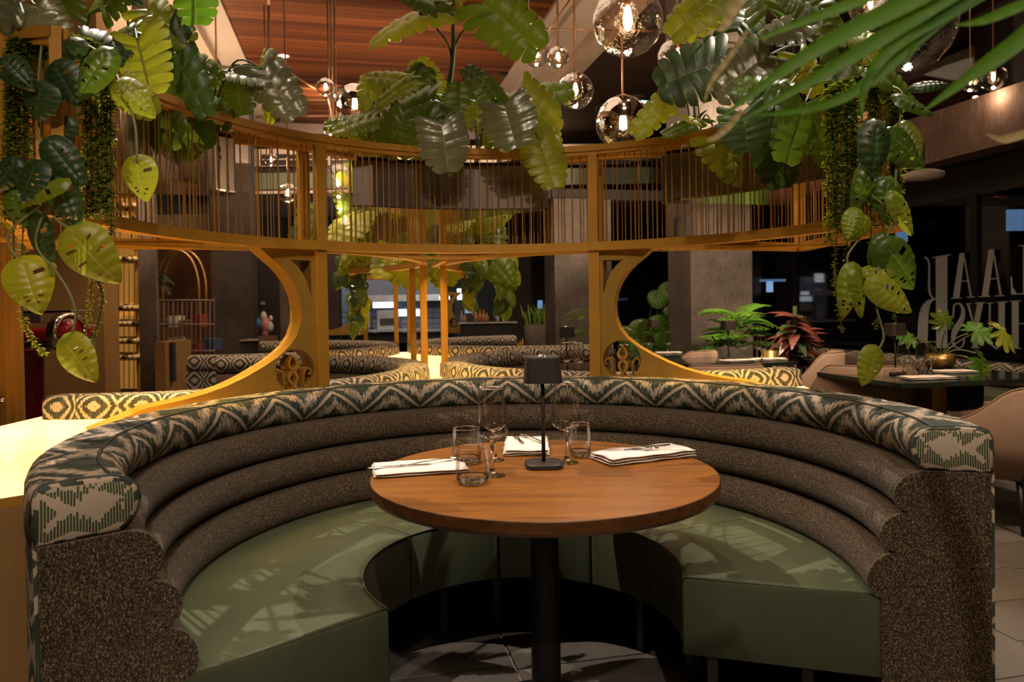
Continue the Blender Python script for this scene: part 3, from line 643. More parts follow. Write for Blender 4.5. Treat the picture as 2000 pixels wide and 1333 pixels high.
for pth, sp in ((pa, .031), (pR, .036), (pL, .036), (eR, .034), (eL, .034), (pH1, .040), (pH2, .040)):
    rails(pth, cage, RB, RT); nb += bars(pth, cage, RB+.02, RT-.03, sp)
def post(t, p, z0, z1, w=.032, rz=0, nm='post'): return link(nm, boxm(nm, w, w*1.2, z1-z0, M['gold'], (p[0], p[1], (z0+z1)/2), .002, rz), t)
for a, c2 in ((aCL, CL), (aCR, CR)):
    for f in (RHO, SP-RHO+.02): post(cage, on(C0, a, f), RB, RT, .036, a)
    post(cage, on(C0, a, RHO+.01), LZ, RB, .042, a, 'lower_post')
for s_ in (-1, 1): post(cage, C0+UA*2.25+VA*(.062*s_), LZ, RT, .034, UANG)
post(cage, C0+UA*2.55+VA*.10, LZ, RT, .03, UANG); post(cage, C0+UA*2.55-VA*.10, LZ, RT, .03, UANG)
post(cage, A_lp, RB, RT, .03, A_l); post(cage, (-1.33, 1.93), RB, RT, .04, .2); post(cage, A_rp, RB, RT, .03, A_r); post(cage, pL[-1], RB, RT, .05); post(cage, pR[-1], RB, RT, .04)
for q in (.33, .62):  # cross braces inside the flares
    pass
# carved side screens
SPROF = [(-.02, 1.49), (.265, 1.49), (.225, 1.455), (.185, 1.424), (.150, 1.388), (.120, 1.345), (.098, 1.295), (.088, 1.235), (.092, 1.178), (.112, 1.125), (.146, 1.082), (.195, 1.043), (.25, 1.010), (.33, .970), (.41, .938), (.50, .914), (.60, .897), (.70, .884), (.80, .850), (.88, .824), (.88, LZ), (-.02, LZ)]
def carved(label, org, t2, n2, thick=.105):
    """flat screen in the plane (t2 outward, z); thickness along n2"""
    t = thing('carved_screen', label, 'screen', (org.x, org.y, LZ))
    def W(s, z, k): q = org+t2*s+n2*k; return (q.x, q.y, z)
    hc = (.122, .982); hr = .088; N = 36
    def circ(i): a = 2*PI*i/N; return (hc[0]+hr*math.cos(a), hc[1]+hr*math.sin(a))
    tri = [(.040, 1.445), (.132, 1.445), (.100, 1.418), (.075, 1.385), (.058, 1.35), (.047, 1.31), (.040, 1.29)]
    bm = bmesh.new()
    def loop(ps): 
        v = [bm.verts.new((p[0], p[1], 0)) for p in ps]; return [bm.edges.new((v[i], v[(i+1) % len(v)])) for i in range(len(v))]
    loop(SPROF); loop([circ(i) for i in range(N)]); loop(tri)
    bmesh.ops.triangle_fill(bm, use_beauty=True, use_dissolve=False, edges=bm.edges[:])
    bm.verts.ensure_lookup_table(); bm.verts.index_update()
    pts = [(v.co.x, v.co.y) for v in bm.verts]; fcs = [tuple(v.index for v in f.verts) for f in bm.faces]
    be = [tuple(v.index for v in e.verts) for e in bm.edges if len(e.link_faces) == 1]; bm.free()
    nv = len(pts); vs = [W(s, z, -thick/2) for s, z in pts]+[W(s, z, thick/2) for s, z in pts]
    fs = fcs+[tuple(i+nv for i in f[::-1]) for f in fcs]+[(a, b, b+nv, a+nv) for a, b in be]
    me = mesh('panel', vs, fs, M['goldshaded']); bm = bmesh.new(); bm.from_mesh(me); bmesh.ops.recalc_face_normals(bm, faces=bm.faces); bm.to_mesh(me); bm.free()
    pn = link('panel', me, t)
    # slim raised lining along the sweeping edge
    # lyre ornament: ribbons of the same depth standing in the round hole
    def rib(line, wdt):
        L = curve([(s, z, 0) for s, z in line], 8); vs, fs = [], []; n = len(L)
        for i, p in enumerate(L):
            tt = (L[min(i+1, n-1)]-L[max(i-1, 0)]).normalized(); ww = (wdt[0]+(wdt[1]-wdt[0])*math.sin(PI*i/(n-1)))/2; nn = Vector((-tt.y, tt.x, 0))*ww
            for q, k in ((p-nn, -thick/2+.012), (p+nn, -thick/2+.012), (p+nn, thick/2-.012), (p-nn, thick/2-.012)): vs.append(W(q.x, q.y, k))
        for i in range(n-1):
            a, b = 4*i, 4*i+4; fs += [(a, b, b+1, a+1), (a+1, b+1, b+2, a+2), (a+2, b+2, b+3, a+3), (a+3, b+3, b, a)]
        fs += [(0, 1, 2, 3), (4*n-1, 4*n-2, 4*n-3, 4*n-4)]
        link('scroll', mesh('scroll', vs, fs, M['gold']), t)
    x0, y0 = hc
    rib([(x0-.012, y0-.086), (x0+.022, y0-.03), (x0-.018, y0+.02), (x0+.004, y0+.062)], (.003, .013))
    rib([(x0+.012, y0-.086), (x0-.016, y0-.03), (x0+.020, y0+.02), (x0+.004, y0+.062)], (.004, .012))
    rib([(x0-.045, y0-.074), (x0-.047, y0-.02), (x0-.062, y0+.004), (x0-.080, y0-.008), (x0-.074, y0-.028)], (.004, .006))
    rib([(x0+.045, y0-.074), (x0+.047, y0-.02), (x0+.062, y0+.004), (x0+.080, y0-.008), (x0+.074, y0-.028)], (.004, .006))
    return t
def nvec(a): return Vector((math.cos(a), math.sin(a)))
nL = nvec(aCL); tL = Vector((-nL.y, nL.x)); carved('carved gold screen with round lyre cutout, left of the middle opening', C0+nL*1.3, tL, nL)
nR = nvec(aCR); tR = Vector((nR.y, -nR.x)); carved('carved gold screen with round lyre cutout, right of the middle opening', C0+nR*1.3, tR, nR)
# LED strips on the underside of the canopy
def led(a, b, power, t):
    a, b = Vector(a), Vector(b); l = bpy.data.lights.new('led_light', 'AREA'); l.shape = 'RECTANGLE'; l.size = (b-a).length; l.size_y = .02; l.energy = power; l.color = (1, .62, .15); l.spread = R(95)
    o = bpy.data.objects.new('led_light', l); COL.objects.link(o); c = (a+b)/2; o.location = (c.x, c.y, RB-.014); o.rotation_euler = (0, 0, math.atan2(b.y-a.y, b.x-a.x))
    link('led_channel', boxm('led_channel', (b-a).length+.02, .03, .012, M['gold'], (c.x, c.y, RB-.004), .001, math.atan2(b.y-a.y, b.x-a.x)), t)
cL_, cR_ = C0+nL*1.3, C0+nR*1.3
led(cL_+tL*.30, cL_+tL*1.15+nL*.05, 7.5, cage); led(cR_+tR*.30, cR_+tR*1.1+nR*.05, 6.5, cage); led(C0+UA*1.45-VA*.25, C0+UA*1.45+VA*.25, 2.5, cage); led(C0+UA*1.7, C0+UA*2.2, 3, cage)
# rear canopy
cage2 = thing('slatted_canopy', 'rear gold slatted canopy frame beyond the middle opening', 'canopy', (CL.x+1.3, CL.y+1.3, RB))
M1, M2 = (CL+CL2)/2, (CR+CR2)/2
k48 = R(48); aRLu = unw(aRL, UANG-R(90)); RRu = unw(RR, angto(CR2, CL2))
RRu = angto(CR2, CR) if angto(CR2, CR) > angto(CR2, CL2) else angto(CR2, CR)+2*PI
aR0 = aRL if aRL > UANG else aRL+2*PI
tops = [carc(CL, aLR, aLR+k48, 16), carc(CL2, LL+R(42), angto(CL2, CR2), 16), carc(CR2, angto(CR2, CL2), RRu-R(42), 16), carc(CR, aR0-k48, aR0, 16)]
tops += [[tops[0][-1], tops[1][0]], [tops[2][-1], tops[3][0]]]
for pth in tops:
    rails(pth, cage2, RB, RT); bars(pth, cage2, RB+.02, RT-.03, .055)
C4 = (CL2+CR2)/2
for s_ in (-1, 1): post(cage2, C4+VA*(.062*s_), LZ, RT, .034, UANG)
for px, sg, lb in ((712, -1, 'small far carved screen seen through the middle opening, left of the far pass'), (872, 1, 'small far carved screen seen through the middle opening, right of the rear posts')):
    q = P(px, 620, 12.0); cs = carved(lb, Vector((q.x, q.y)), AV.xy*sg, AU.xy)
    post(cs, (q.x-.02*sg, q.y), 0, 1.49, .06)
# planter boxes inside the canopy
M['mirror'] = plain('brushed_planter_steel', (.30, .25, .22), .28, .9, .1, 30)
def planter(label, poly, z0, z1):
    cx = sum(p[0] for p in poly)/len(poly); cy = sum(p[1] for p in poly)/len(poly); t = thing('steel_planter', label, 'planter', (cx, cy, z0))
    link('box', mesh('box', *prism(poly, z0, z1-.03), M['mirror']), t); link('soil', mesh('soil', *prism([(cx+(p[0]-cx)*.95, cy+(p[1]-cy)*.95) for p in poly], z1-.03, z1-.012), M['soil']), t)
    link('glass_tray', mesh('glass_tray', *prism([(cx+(p[0]-cx)*1.02, cy+(p[1]-cy)*1.02) for p in poly], z0-.008, z0), M['chrome']), t); return t
PZ0, PZ1 = 1.71, 1.945
def hubpoly(r=1.30):
    a = arcpts((C0.x, C0.y), r, R(84), R(120), 10); b = arcpts((CL.x, CL.y), r, R(-38), R(-2), 8); c = arcpts((CR.x, CR.y), r, R(207), R(242), 8); return a+b+c
planter('steel planter box in the middle of the canopy', hubpoly(), PZ0, PZ1)
def flarepoly(c1, c2, a, sgn, r=1.30, d0=18, d1=38):
    a1 = [tuple(on(c1, a+sgn*R(q), r)) for q in range(d0, d1+1, 4)]; b = a+PI; a2 = [tuple(on(c2, b-sgn*R(q), r)) for q in range(d0, d1-6+1, 4)]; return a1+a2[::-1]
planter('steel planter box in the left arm of the canopy', flarepoly(C0, CL, aCL, 1, 1.30, 16, 42), PZ0, PZ1)
planter('steel planter box in the right arm of the canopy', flarepoly(C0, CR, aCR, -1, 1.30, 14, 50), PZ0, PZ1)
# ------------------------------------------------------------------ table and what stands on it
TC = Vector((.085, 2.113)); TZ = .75
t = thing('round_table', 'round walnut dining table on a black pedestal inside the front booth', 'table', (TC.x, TC.y, 0))
link('tabletop', mesh('tabletop', *lathe([(.001, .7505), (.4970, .7505)], 96, (TC.x, TC.y, 0)), M['table']), t)
vs, fs = lathe([(.4970, .7505), (.4990, .7500), (.5, .748), (.5, .722), (.494, .712), (.46, .706), (.001, .706)], 96, (TC.x, TC.y, 0))
link('rim', mesh('rim', vs, fs, M['tablerim']), t)
link('pedestal', mesh('pedestal', *lathe([(.044, .01), (.042, .35), (.040, .69), (.15, .695), (.15, .706)], 32, (TC.x+.0, TC.y, 0)), M['black'], True), t)
link('base', mesh('base', *lathe([(.001, .014), (.24, .012), (.245, .006), (.245, .001)], 48, (TC.x+.0, TC.y, 0)), M['black'], True), t)
def sqprof(sx, sy, r, n=5):
    out = []
    for cx, cy, a0 in ((sx/2-r, sy/2-r, 0), (-sx/2+r, sy/2-r, PI/2), (-sx/2+r, -sy/2+r, PI), (sx/2-r, -sy/2+r, 1.5*PI)):
        out += [(cx+r*math.cos(a0+PI/2*i/n), cy+r*math.sin(a0+PI/2*i/n)) for i in range(n+1)]
    return out
def loft(secs):
    """secs: list of (poly, z); same count each"""
    n = len(secs[0][0]); vs = [(p[0], p[1], z) for po, z in secs for p in po]; fs = []
    for k in range(len(secs)-1):
        for i in range(n): j = (i+1) % n; fs.append((k*n+i, k*n+j, (k+1)*n+j, (k+1)*n+i))
    return vs, fs, n
def table_lamp(label, p, rz=0, s=1.0, group=None):
    t = thing('table_lamp', label, 'lamp', p, group); t.rotation_euler.z = rz; t.scale = (s, s, s)
    vs, fs, n = loft([(sqprof(.11, .11, .03), 0), (sqprof(.112, .112, .03), .004), (sqprof(.11, .11, .03), .013), (sqprof(.104, .104, .028), .016)]); fs += [tuple(range(n))[::-1], tuple(range(3*n, 4*n))]
    link('base', mesh('base', vs, fs, M['lamp']), t, world=False)
    link('pole', mesh('pole', *tube([(0, 0, .014), (0, 0, .262)], .0058, 12), M['lamp'], True), t, world=False)
    vs, fs, n = loft([(sqprof(.112, .112, .02), .256), (sqprof(.100, .100, .018), .330), (sqprof(.096, .096, .016), .334)]); fs += [tuple(range(2*n, 3*n))]
    link('shade', mesh('shade', vs, fs, M['lamp']), t, world=False)
    link('charging_dome', mesh('charging_dome', *lathe([(.001, .340), (.012, .338), (.016, .334)], 16), M['chrome'], True), t, world=False); return t
lp_ = PZ(1062, 912, TZ); LAMP = (lp_.x, lp_.y, TZ); table_lamp('small dark table lamp with square tapered shade on the walnut table', LAMP, .05)
def cloth_stack(w_, d_, h_, layers, seed):
    rnd = random.Random(seed); parts = []
    for k in range(layers):
        z0, z1 = h_*k/layers, h_*(k+1)/layers*.985; nx, ny = 14, 8; vs, fs = [], []; ox, oy = rnd.uniform(-.003, .003), rnd.uniform(-.003, .003)
        for zz, sg in ((z0, -1), (z1, 1)):
            for j in range(ny+1):
                for i in range(nx+1):
                    x = (i/nx-.5)*w_; y = (j/ny-.5)*d_; e = min(i, nx-i, 2.0)/2; f = min(j, ny-j, 2.0)/2
                    z = zz-sg*(1-min(e, f)**.5)*h_/layers*.42+.0010*math.sin(x*60+seed+k)*math.cos(y*50)
                    vs.append((x+ox+.002*math.sin(y*70+k), y+oy+.002*math.sin(x*30+k*2), max(z, .0005)))
        s = (nx+1)*(ny+1)
        for j in range(ny):
            for i in range(nx):
                a = j*(nx+1)+i; fs += [(a, a+nx+1, a+nx+2, a+1), (s+a, s+a+1, s+a+nx+2, s+a+nx+1)]
        ed = [i for i in range(nx+1)]+[(j+1)*(nx+1)-1 for j in range(1, ny+1)]+[ny*(nx+1)+i for i in range(nx-1, -1, -1)]+[j*(nx+1) for j in range(ny-1, 0, -1)]
        fs += [(ed[i], ed[(i+1) % len(ed)], s+ed[(i+1) % len(ed)], s+ed[i]) for i in range(len(ed))]
        parts.append((vs, fs))
    return join(parts)
def fork_mesh(L=.17):
    h = [(-.5*L, .0045), (-.42*L, .0055), (-.2*L, .0032), (.12*L, .0028), (.2*L, .006), (.26*L, .011), (.32*L, .0115)]; vs, fs = [], []
    def zz(x): return .004+.006*max(0, math.sin((x/L+.5)*PI))*.6
    for x, w_ in h: z = zz(x); vs += [(x, -w_, z), (x, w_, z), (x, w_*.8, z+.0016), (x, -w_*.8, z+.0016)]
    for i in range(len(h)-1):
        a, b = 4*i, 4*i+4; fs += [(a, b, b+1, a+1), (a+1, b+1, b+2, a+2), (a+2, b+2, b+3, a+3), (a+3, b+3, b, a)]
    parts = [(vs, fs+[(0, 1, 2, 3)])]
    for q in (-.0088, -.003, .003, .0088): parts.append(tube([(.31*L, q, zz(.31*L)+.001), (.42*L, q, zz(.42*L)+.0004), (.5*L, q*.95, zz(.5*L)+.003)], [.0016, .0014, .0007], 6))
    return join(parts)
def knife_mesh(L=.19):
    h = [(-.5*L, .005), (-.46*L, .007), (-.1*L, .0045), (0, .0045), (.02*L, .0085), (.3*L, .0095), (.44*L, .007), (.5*L, .001)]; vs, fs = [], []
    for x, w_ in h: tk = .004 if x < .01 else .0015; vs += [(x, -w_, 0), (x, w_, 0), (x, w_*.8, tk), (x, -w_*.8, tk)]
    for i in range(len(h)-1):
        a, b = 4*i, 4*i+4; fs += [(a, b, b+1, a+1), (a+1, b+1, b+2, a+2), (a+2, b+2, b+3, a+3), (a+3, b+3, b, a)]
    return vs, fs+[(0, 1, 2, 3)]
FM, KM = mesh('fork', *fork_mesh(), M['chrome'], True), mesh('knife', *knife_mesh(), M['chrome'], True)
def napkin(label, corners, h_, lay, seed, kn, fk, name='front'):
    """corners: left-front pixel, right-front pixel, depth in metres; lies on the table"""
    a, b = PZ(*corners[0], TZ), PZ(*corners[1], TZ); ang = math.atan2(b.y-a.y, b.x-a.x); w_ = (b-a).length; d_ = corners[2]
    c = (a+b)/2+Vector((-math.sin(ang), math.cos(ang), 0))*d_/2
    me = mesh('napkin', *cloth_stack(w_, d_, h_, lay, seed), M['linen'], True); o = tag(link('napkin', me), label, 'napkin', 'folded napkins on the walnut table'); o.location = (c.x, c.y, TZ+.0008); o.rotation_euler.z = ang
    for me2, nm, (dx, dy, rz), lb in ((KM, 'knife', kn, 'silver knife resting on the '), (FM, 'fork', fk, 'silver fork resting on the ')):
        q = link(nm, me2); tag(q, lb+name+' napkin', nm, 'cutlery on the napkins'); v = Matrix.Rotation(ang, 3, 'Z') @ Vector((dx*w_, dy*d_, 0)); q.location = (c.x+v.x, c.y+v.y, TZ+.0015+h_); q.rotation_euler.z = ang+rz
napkin('white folded napkin at the left edge of the round table', ((731, 937), (915, 925), .17), .016, 2, 1, (-.22, -.1, .05), (.18, .05, .35), 'left')
napkin('white folded napkin at the back of the round table, left of the lamp pole', ((984, 893), (1072, 892), .26), .022, 3, 2, (-.2, .22, 1.75), (.12, .18, 2.0), 'back')
napkin('white folded napkin at the right edge of the round table, in three layers', ((1196, 913), (1360, 893), .135), .026, 3, 3, (.1, .12, .10), (-.12, .05, -.5), 'right')
def wineglass_parts(h=.25, rb=.046, rr=.036, foot=.036, st=.095):
    bowl = [(.004, st), (.02, st+.004), (rb*.85, st+.016), (rb, st+.030), (rb*.97, st+.05), (rr*1.06, h-.04), (rr, h), (rr-.0012, h-.001), (rb*.94, st+.05), (rb*.955, st+.032)]
    base = [(.0005, .0), (foot, .0), (foot, .0018), (foot*.6, .004), (.010, .010), (.0055, .022), (.0042, st*.6), (.006, st-.006), (.009, st+.001), (.0005, st+.003)]
    return bowl[:-2], base
def wine_glass(label, px, py, h, s=1.0, z=TZ, group='stemmed glasses on the walnut table', d=None):
    p = PZ(px, py, z) if d is None else P(px, py, d); t = thing('wine_glass', label, 'glass', (p.x, p.y, z+.0008), group)
    b, f = wineglass_parts(h, .046*s, .036*s, .036*s, .10*h/.25)
    link('bowl', mesh('bowl', *lathe(b[:7], 40), M['glass'], True), t, world=False); link('stem', mesh('stem', *lathe(f, 32), M['solid'], True), t, world=False); 
    link('rim', mesh('rim', *lathe([(.036*s-.0008, h-.001), (.036*s, h+.0004), (.036*s+.0006, h-.001), (.036*s, h-.002), (.036*s-.0008, h-.001)], 40), M['solid'], True), t, world=False)
    return t
def tumbler(label, px, py, r, h, z=TZ, group='tumblers on the walnut table', d=None):
    p = PZ(px, py, z) if d is None else P(px, py, d); t = thing('tumbler', label, 'glass', (p.x, p.y, z+.0008), group)
    link('wall', mesh('wall', *lathe([(r*.70, .006), (r*.93, .018), (r, .032), (r*.97, h*.6), (r*.90, h)], 40), M['glass'], True), t, world=False)
    link('bottom', mesh('bottom', *lathe([(.0005, .0), (r*.72, .0), (r*.86, .004), (r*.95, .014), (r*.90, .020), (r*.75, .013), (.0005, .009)], 40), M['solid'], True), t, world=False)
    link('rim', mesh('rim', *lathe([(r*.90-.0008, h), (r*.9, h+.0008), (r*.90+.0008, h), (r*.9, h-.001), (r*.90-.0008, h)], 40), M['solid'], True), t, world=False); return t
wine_glass('large wine glass left of the lamp, the nearer of the left pair', 962, 930, .252, 1.02)
wine_glass('wine glass left of the lamp, the farther of the left pair', 966, 900, .228, .86)
wine_glass('large wine glass right of the lamp, beside its base', 1107, 905, .245, 1.0)
tumbler('low tumbler at the front left, before the left napkin end', 923, 944, .047, .098)
tumbler('tumbler behind the front left one, near the left napkin', 912, 905, .047, .108)
tumbler('tumbler right of the lamp beside the wine glass stem', 1133, 892, .036, .105)
# ------------------------------------------------------------------ leaves
def monstera(seed=0, fold=.10, droop=.28, n=7):
    rnd = random.Random(seed); vs, fs, uvs = [], [], []
    def pos(s, t, side):
        w_ = .57*max(0, 1-((s-.34)/.68)**2)**.5*(1+.04*math.sin(s*9+seed)); x = side*t*w_
        y = s-.34*t*(1-s)**1.6+.05*t*s
        z = fold*t*(1-.6*t)*1.2-droop*(s*s*.9)-.22*t*t*w_+.012*math.sin(s*31+side)
        return (x, y, z)
    ts = (0, .18, .36, .52, .74, .90, 1.0)
    for side in (-1, 1):
        for k in range(n):
            sa, sb = -.02+k/n*1.0, -.02+(k+1)/n*1.0; g = rnd.uniform(.03, .12); cut = rnd.uniform(.34, .68)
            if k == n-1: g = .05
            if rnd.random() < .25: g = 0
            base = len(vs)
            for t in ts:
                q = max(0, (t-cut)/(1-cut)); sh = g*q**.7*(sb-sa); rnd_ = ((.17 if t == 1 else .03 if t == .90 else 0)*(sb-sa))
                for j, f in enumerate((0, .5, 1)):
                    s = sa+(sb-sa)*f; s = s+(sh+rnd_ if f == 0 else (-sh*.6-rnd_ if f == 1 else 0)); tt = t*(1.0 if f == .5 else .985)
                    p = pos(min(s, 1.0), tt, side); z = p[2]+(.012*t if f == .5 else -.006*t); vs.append((p[0], p[1], z))
            for i in range(len(ts)-1):
                for j in range(2):
                    a = base+i*3+j; q = (a, a+3, a+4, a+1) if side > 0 else (a, a+1, a+4, a+3); fs.append(q)
                    def U(v): i_, j_ = divmod(v-base, 3); return (.5+.5*side*ts[i_], (sa+(sb-sa)*j_*.5)*.9)
                    uvs.append([U(v) for v in q])
    me = mesh('leaf', vs, fs, None, True, uvs, [LM['g']]); return me
def heart(seed=0, holes=6, droop=.2, wd=.46):
    rnd = random.Random(seed); N, T = 26, 7; vs, fs, uvs = [], [], []
    hol = set()
    for _ in range(holes):
        h_ = (rnd.choice((-1, 1)), rnd.randrange(4, 22), rnd.choice((1, 2, 2))); hol.add(h_); hol.add((h_[0], h_[1], h_[2]+1))
        if rnd.random() < .3: hol.add((h_[0], h_[1], h_[2]+2))
    for side in (-1, 1):
        base = len(vs)
        for k in range(N+1):
            s = k/N; w_ = wd*(math.sin(PI*min(1, s**.62))**.75)*(1.0 if s < .5 else 1-.10*(s-.5)) if s < 1 else 0
            for i in range(T+1):
                t = i/T; x = side*t*w_; y = s-.26*t*(1-s)**2.2*1.0+.05*t*s; vs.append((x, y, .10*t*(1-.8*t)-droop*s*s-.12*t*t+.01*math.sin(s*40)*t))
        for k in range(N):
            for i in range(T):
                if (side, k, i) in hol: continue
                a = base+k*(T+1)+i; q = (a, a+1, a+T+2, a+T+1) if side < 0 else (a, a+T+1, a+T+2, a+1); fs.append(q)
                uvs.append([(.5+.5*side*(((v-base) % (T+1))/T), ((v-base)//(T+1))/N) for v in q])
    return mesh('leaf', vs, fs, None, True, uvs, [LM['g']])
def blade(n=8, wd=.06, droop=.3, fold=.3):
    vs, fs, uvs = [], [], []
    for k in range(n+1):
        s = k/n; w_ = wd*math.sin(PI*min(1, .06+.94*s)**.7)**.8 if s < 1 else .001
        z = -droop*s*s; vs += [(-w_, s, z+w_*fold), (0, s, z), (w_, s, z+w_*fold)]
    for k in range(n):
        a = 3*k
        for q in ((a, a+1, a+4, a+3), (a+1, a+2, a+5, a+4)): fs.append(q); uvs.append([((v % 3)/2, (v//3)/n) for v in q])
    return mesh('leaf', vs, fs, None, True, uvs, [LM['g']])
def fancy(wd=.5):  # deeply lobed philodendron leaf
    vs, fs, uvs = [(0, 0, 0)], [], []; n = 64
    for i in range(n+1):
        a = -PI*.88+2*PI*.88*i/n; r = (.5+.5*abs(math.cos(a*.5)))*(.55+.45*abs(math.sin(i*PI/ (n/9.0))))
        vs.append((math.sin(a)*r*wd*1.1, .28+math.cos(a)*r*.62, -.25*r*r+.03*math.sin(i)))
    vs[0] = (0, .28, .02)
    for i in range(1, n+1): fs.append((0, i+1, i)); uvs.append([(.5, .3), (.5+vs[i+1][0]*.8, vs[i+1][1]), (.5+vs[i][0]*.8, vs[i][1])])
    return mesh('leaf', vs, fs, None, True, uvs, [LM['g']])
MON = [monstera(i, .10, d) for i, d in enumerate((.18, .35, .5, .25, .1))]
HRT = [heart(i, h, d) for i, (h, d) in enumerate(((5, .15), (7, .25), (4, .1), (8, .3)))]
BLD, BLDW, FAN = blade(), blade(8, .12, .5, .2), fancy()
def put(me, t, base, tip, size, normal, mat, wd=1.0, name='leaf', world=True):
    y = Vector(tip).normalized(); z = Vector(normal); z = (z-y*z.dot(y))
    if z.length < .02: z = Vector((.3, .5, .8)); z = z-y*z.dot(y)
    z.normalize(); x = y.cross(z)
    m = Matrix((x*size*wd, y*size, z*size)).transposed().to_4x4(); m.translation = base
    o = link(name, me, t, world, mw=m); o.material_slots[0].link = 'OBJECT'; o.material_slots[0].material = mat; return o
def dirpx(rot, fwd=0.0):
    a = R(rot); return (_rt*math.cos(a)+_up*math.sin(a)+Vector((0, 1, 0))*fwd).normalized()
def leaves(t, lst, root=None, rootz=None, stem=None, srad=.004):
    for L in lst:
        k, px, py, d, spx, rot, mt = L[:7]; wd = L[7] if len(L) > 7 else 1.0; tl = L[8] if len(L) > 8 else .35
        b = P(px, py, d); size = spx*d/FPX*(.92 if k == 'm' else 1.0); me = random.choice(MON if k == 'm' else HRT)
        nrm = Vector((random.uniform(-.35, .35), -1, tl+random.uniform(-.15, .25)))
        put(me, t, b, dirpx(rot, random.uniform(-.25, .1)), size, nrm, LM[mt], wd)
        if root is not None:
            r0 = Vector(root[0] if isinstance(root, list) and len(root) == 1 else min(root, key=lambda q: (Vector(q)-b).length)) if isinstance(root, list) else Vector(root)
            mid = (r0+b)/2+Vector((0, 0, .10+.15*(r0-b).length)); link('stem', mesh('stem', *tube(curve([r0, mid, b], 6), [srad*1.3]*4+[srad]*20 if False else srad, 6), stem or M['stem'], True), t)
hubc = C0+UA*1.5
t = thing('monstera_plant', 'tall split-leaf monstera rising from the middle steel planter', 'plant', (hubc.x, hubc.y, PZ1-.02))
hr = [(hubc.x+.32, hubc.y-.1, PZ1-.03), (hubc.x-.3, hubc.y-.17, PZ1-.03), (hubc.x+.02, hubc.y, PZ1-.03), (hubc.x+.15, hubc.y-.14, PZ1-.03)]
tk = [P(876, 290, 3.7), P(877, 180, 3.7), P(885, 100, 3.65), P(884, 10, 3.6)]
link('trunk', mesh('trunk', *tube(curve(tk, 8), [.018-.0004*i for i in range(25)], 10), M['stem'], True), t)
for a in ([P(880, 110, 3.68), P(872, 80, 3.6), P(828, 30, 3.5)], [P(884, 110, 3.68), P(905, 60, 3.6), P(966, 32, 3.5)], [P(884, 20, 3.6), P(890, -30, 3.6), P(893, -60, 3.6)]):
    link('stem', mesh('stem', *tube(curve(a, 8), .006, 6), M['stem'], True), t)
leaves(t, [('m', 850, 22, 3.5, 150, 186, 'y', .62, .9), ('m', 848, 5, 3.4, 90, 150, 'g', .9, .9), ('m', 945, 8, 3.5, 155, -42, 'g', .72, .2), ('m', 885, -15, 3.5, 70, 60, 'y', 1, .5), ('m', 870, 5, 3.5, 60, 195, 'g', 1, .5)])
leaves(t, [('m', 795, 158, 3.5, 85, 170, 'y', .8, .8), ('m', 800, 160, 3.4, 85, 215, 'y', .55, .5), ('m', 845, 195, 3.5, 115, 200, 'g', 1, .8), ('m', 842, 190, 3.7, 90, 110, 'y', .8, .6),
           ('m', 870, 200, 3.8, 75, -30, 'g', 1, .6), ('m', 735, 228, 3.4, 95, 195, 'y', .7, .7), ('m', 790, 232, 3.3, 85, 238, 'g', .9, .3), ('m', 728, 205, 3.5, 75, 100, 'y', .7, .6),
           ('m', 862, 244, 3.2, 92, -78, 's', 1.1, .4), ('m', 985, 208, 3.2, 95, -75, 's', 1.15, .5), ('m', 975, 205, 3.3, 75, 118, 'g', .9, .4), ('m', 1020, 188, 3.4, 105, -42, 'y', 1.0, .5), ('m', 1020, 200, 3.6, 110, 20, 'g', .9, .6),
           ('m', 950, 165, 3.6, 60, 140, 'd', .8, .3), ('m', 930, 250, 3.5, 80, 60, 'y', 1, .6), ('m', 1055, 275, 3.35, 110, -72, 'y', .8, .2), ('m', 715, 280, 3.45, 100, -82, 'y', .7, .2), ('m', 820, 255, 3.45, 120, -60, 'g', 1, .3),
           ('m', 760, 250, 3.55, 90, 170, 'g', 1, .6), ('m', 900, 230, 3.6, 80, 90, 'g', 1, .5), ('m', 1060, 235, 3.45, 70, -60, 'y', .8, .5), ('m', 690, 240, 3.5, 60, 180, 'g', .8, .6), ('m', 960, 262, 3.6, 90, -10, 'g', .9, .7), ('m', 790, 200, 3.7, 90, 60, 'g', .9, .6)], hr)
lc = Vector(tuple(sum(p[i] for p in flarepoly(C0, CL, aCL, 1, 1.30, 16, 42))/14 for i in (0, 1)))if False else C0+nvec(aCL+R(29))*1.47
t = thing('monstera_plant', 'leafy monstera spilling over the left end of the canopy', 'plant', (lc.x, lc.y, PZ1-.02))
lr = [(lc.x+dx, lc.y+dy, PZ1-.03) for dx, dy in ((-.3, -.25), (0, 0), (.2, .15), (-.15, -.1))]
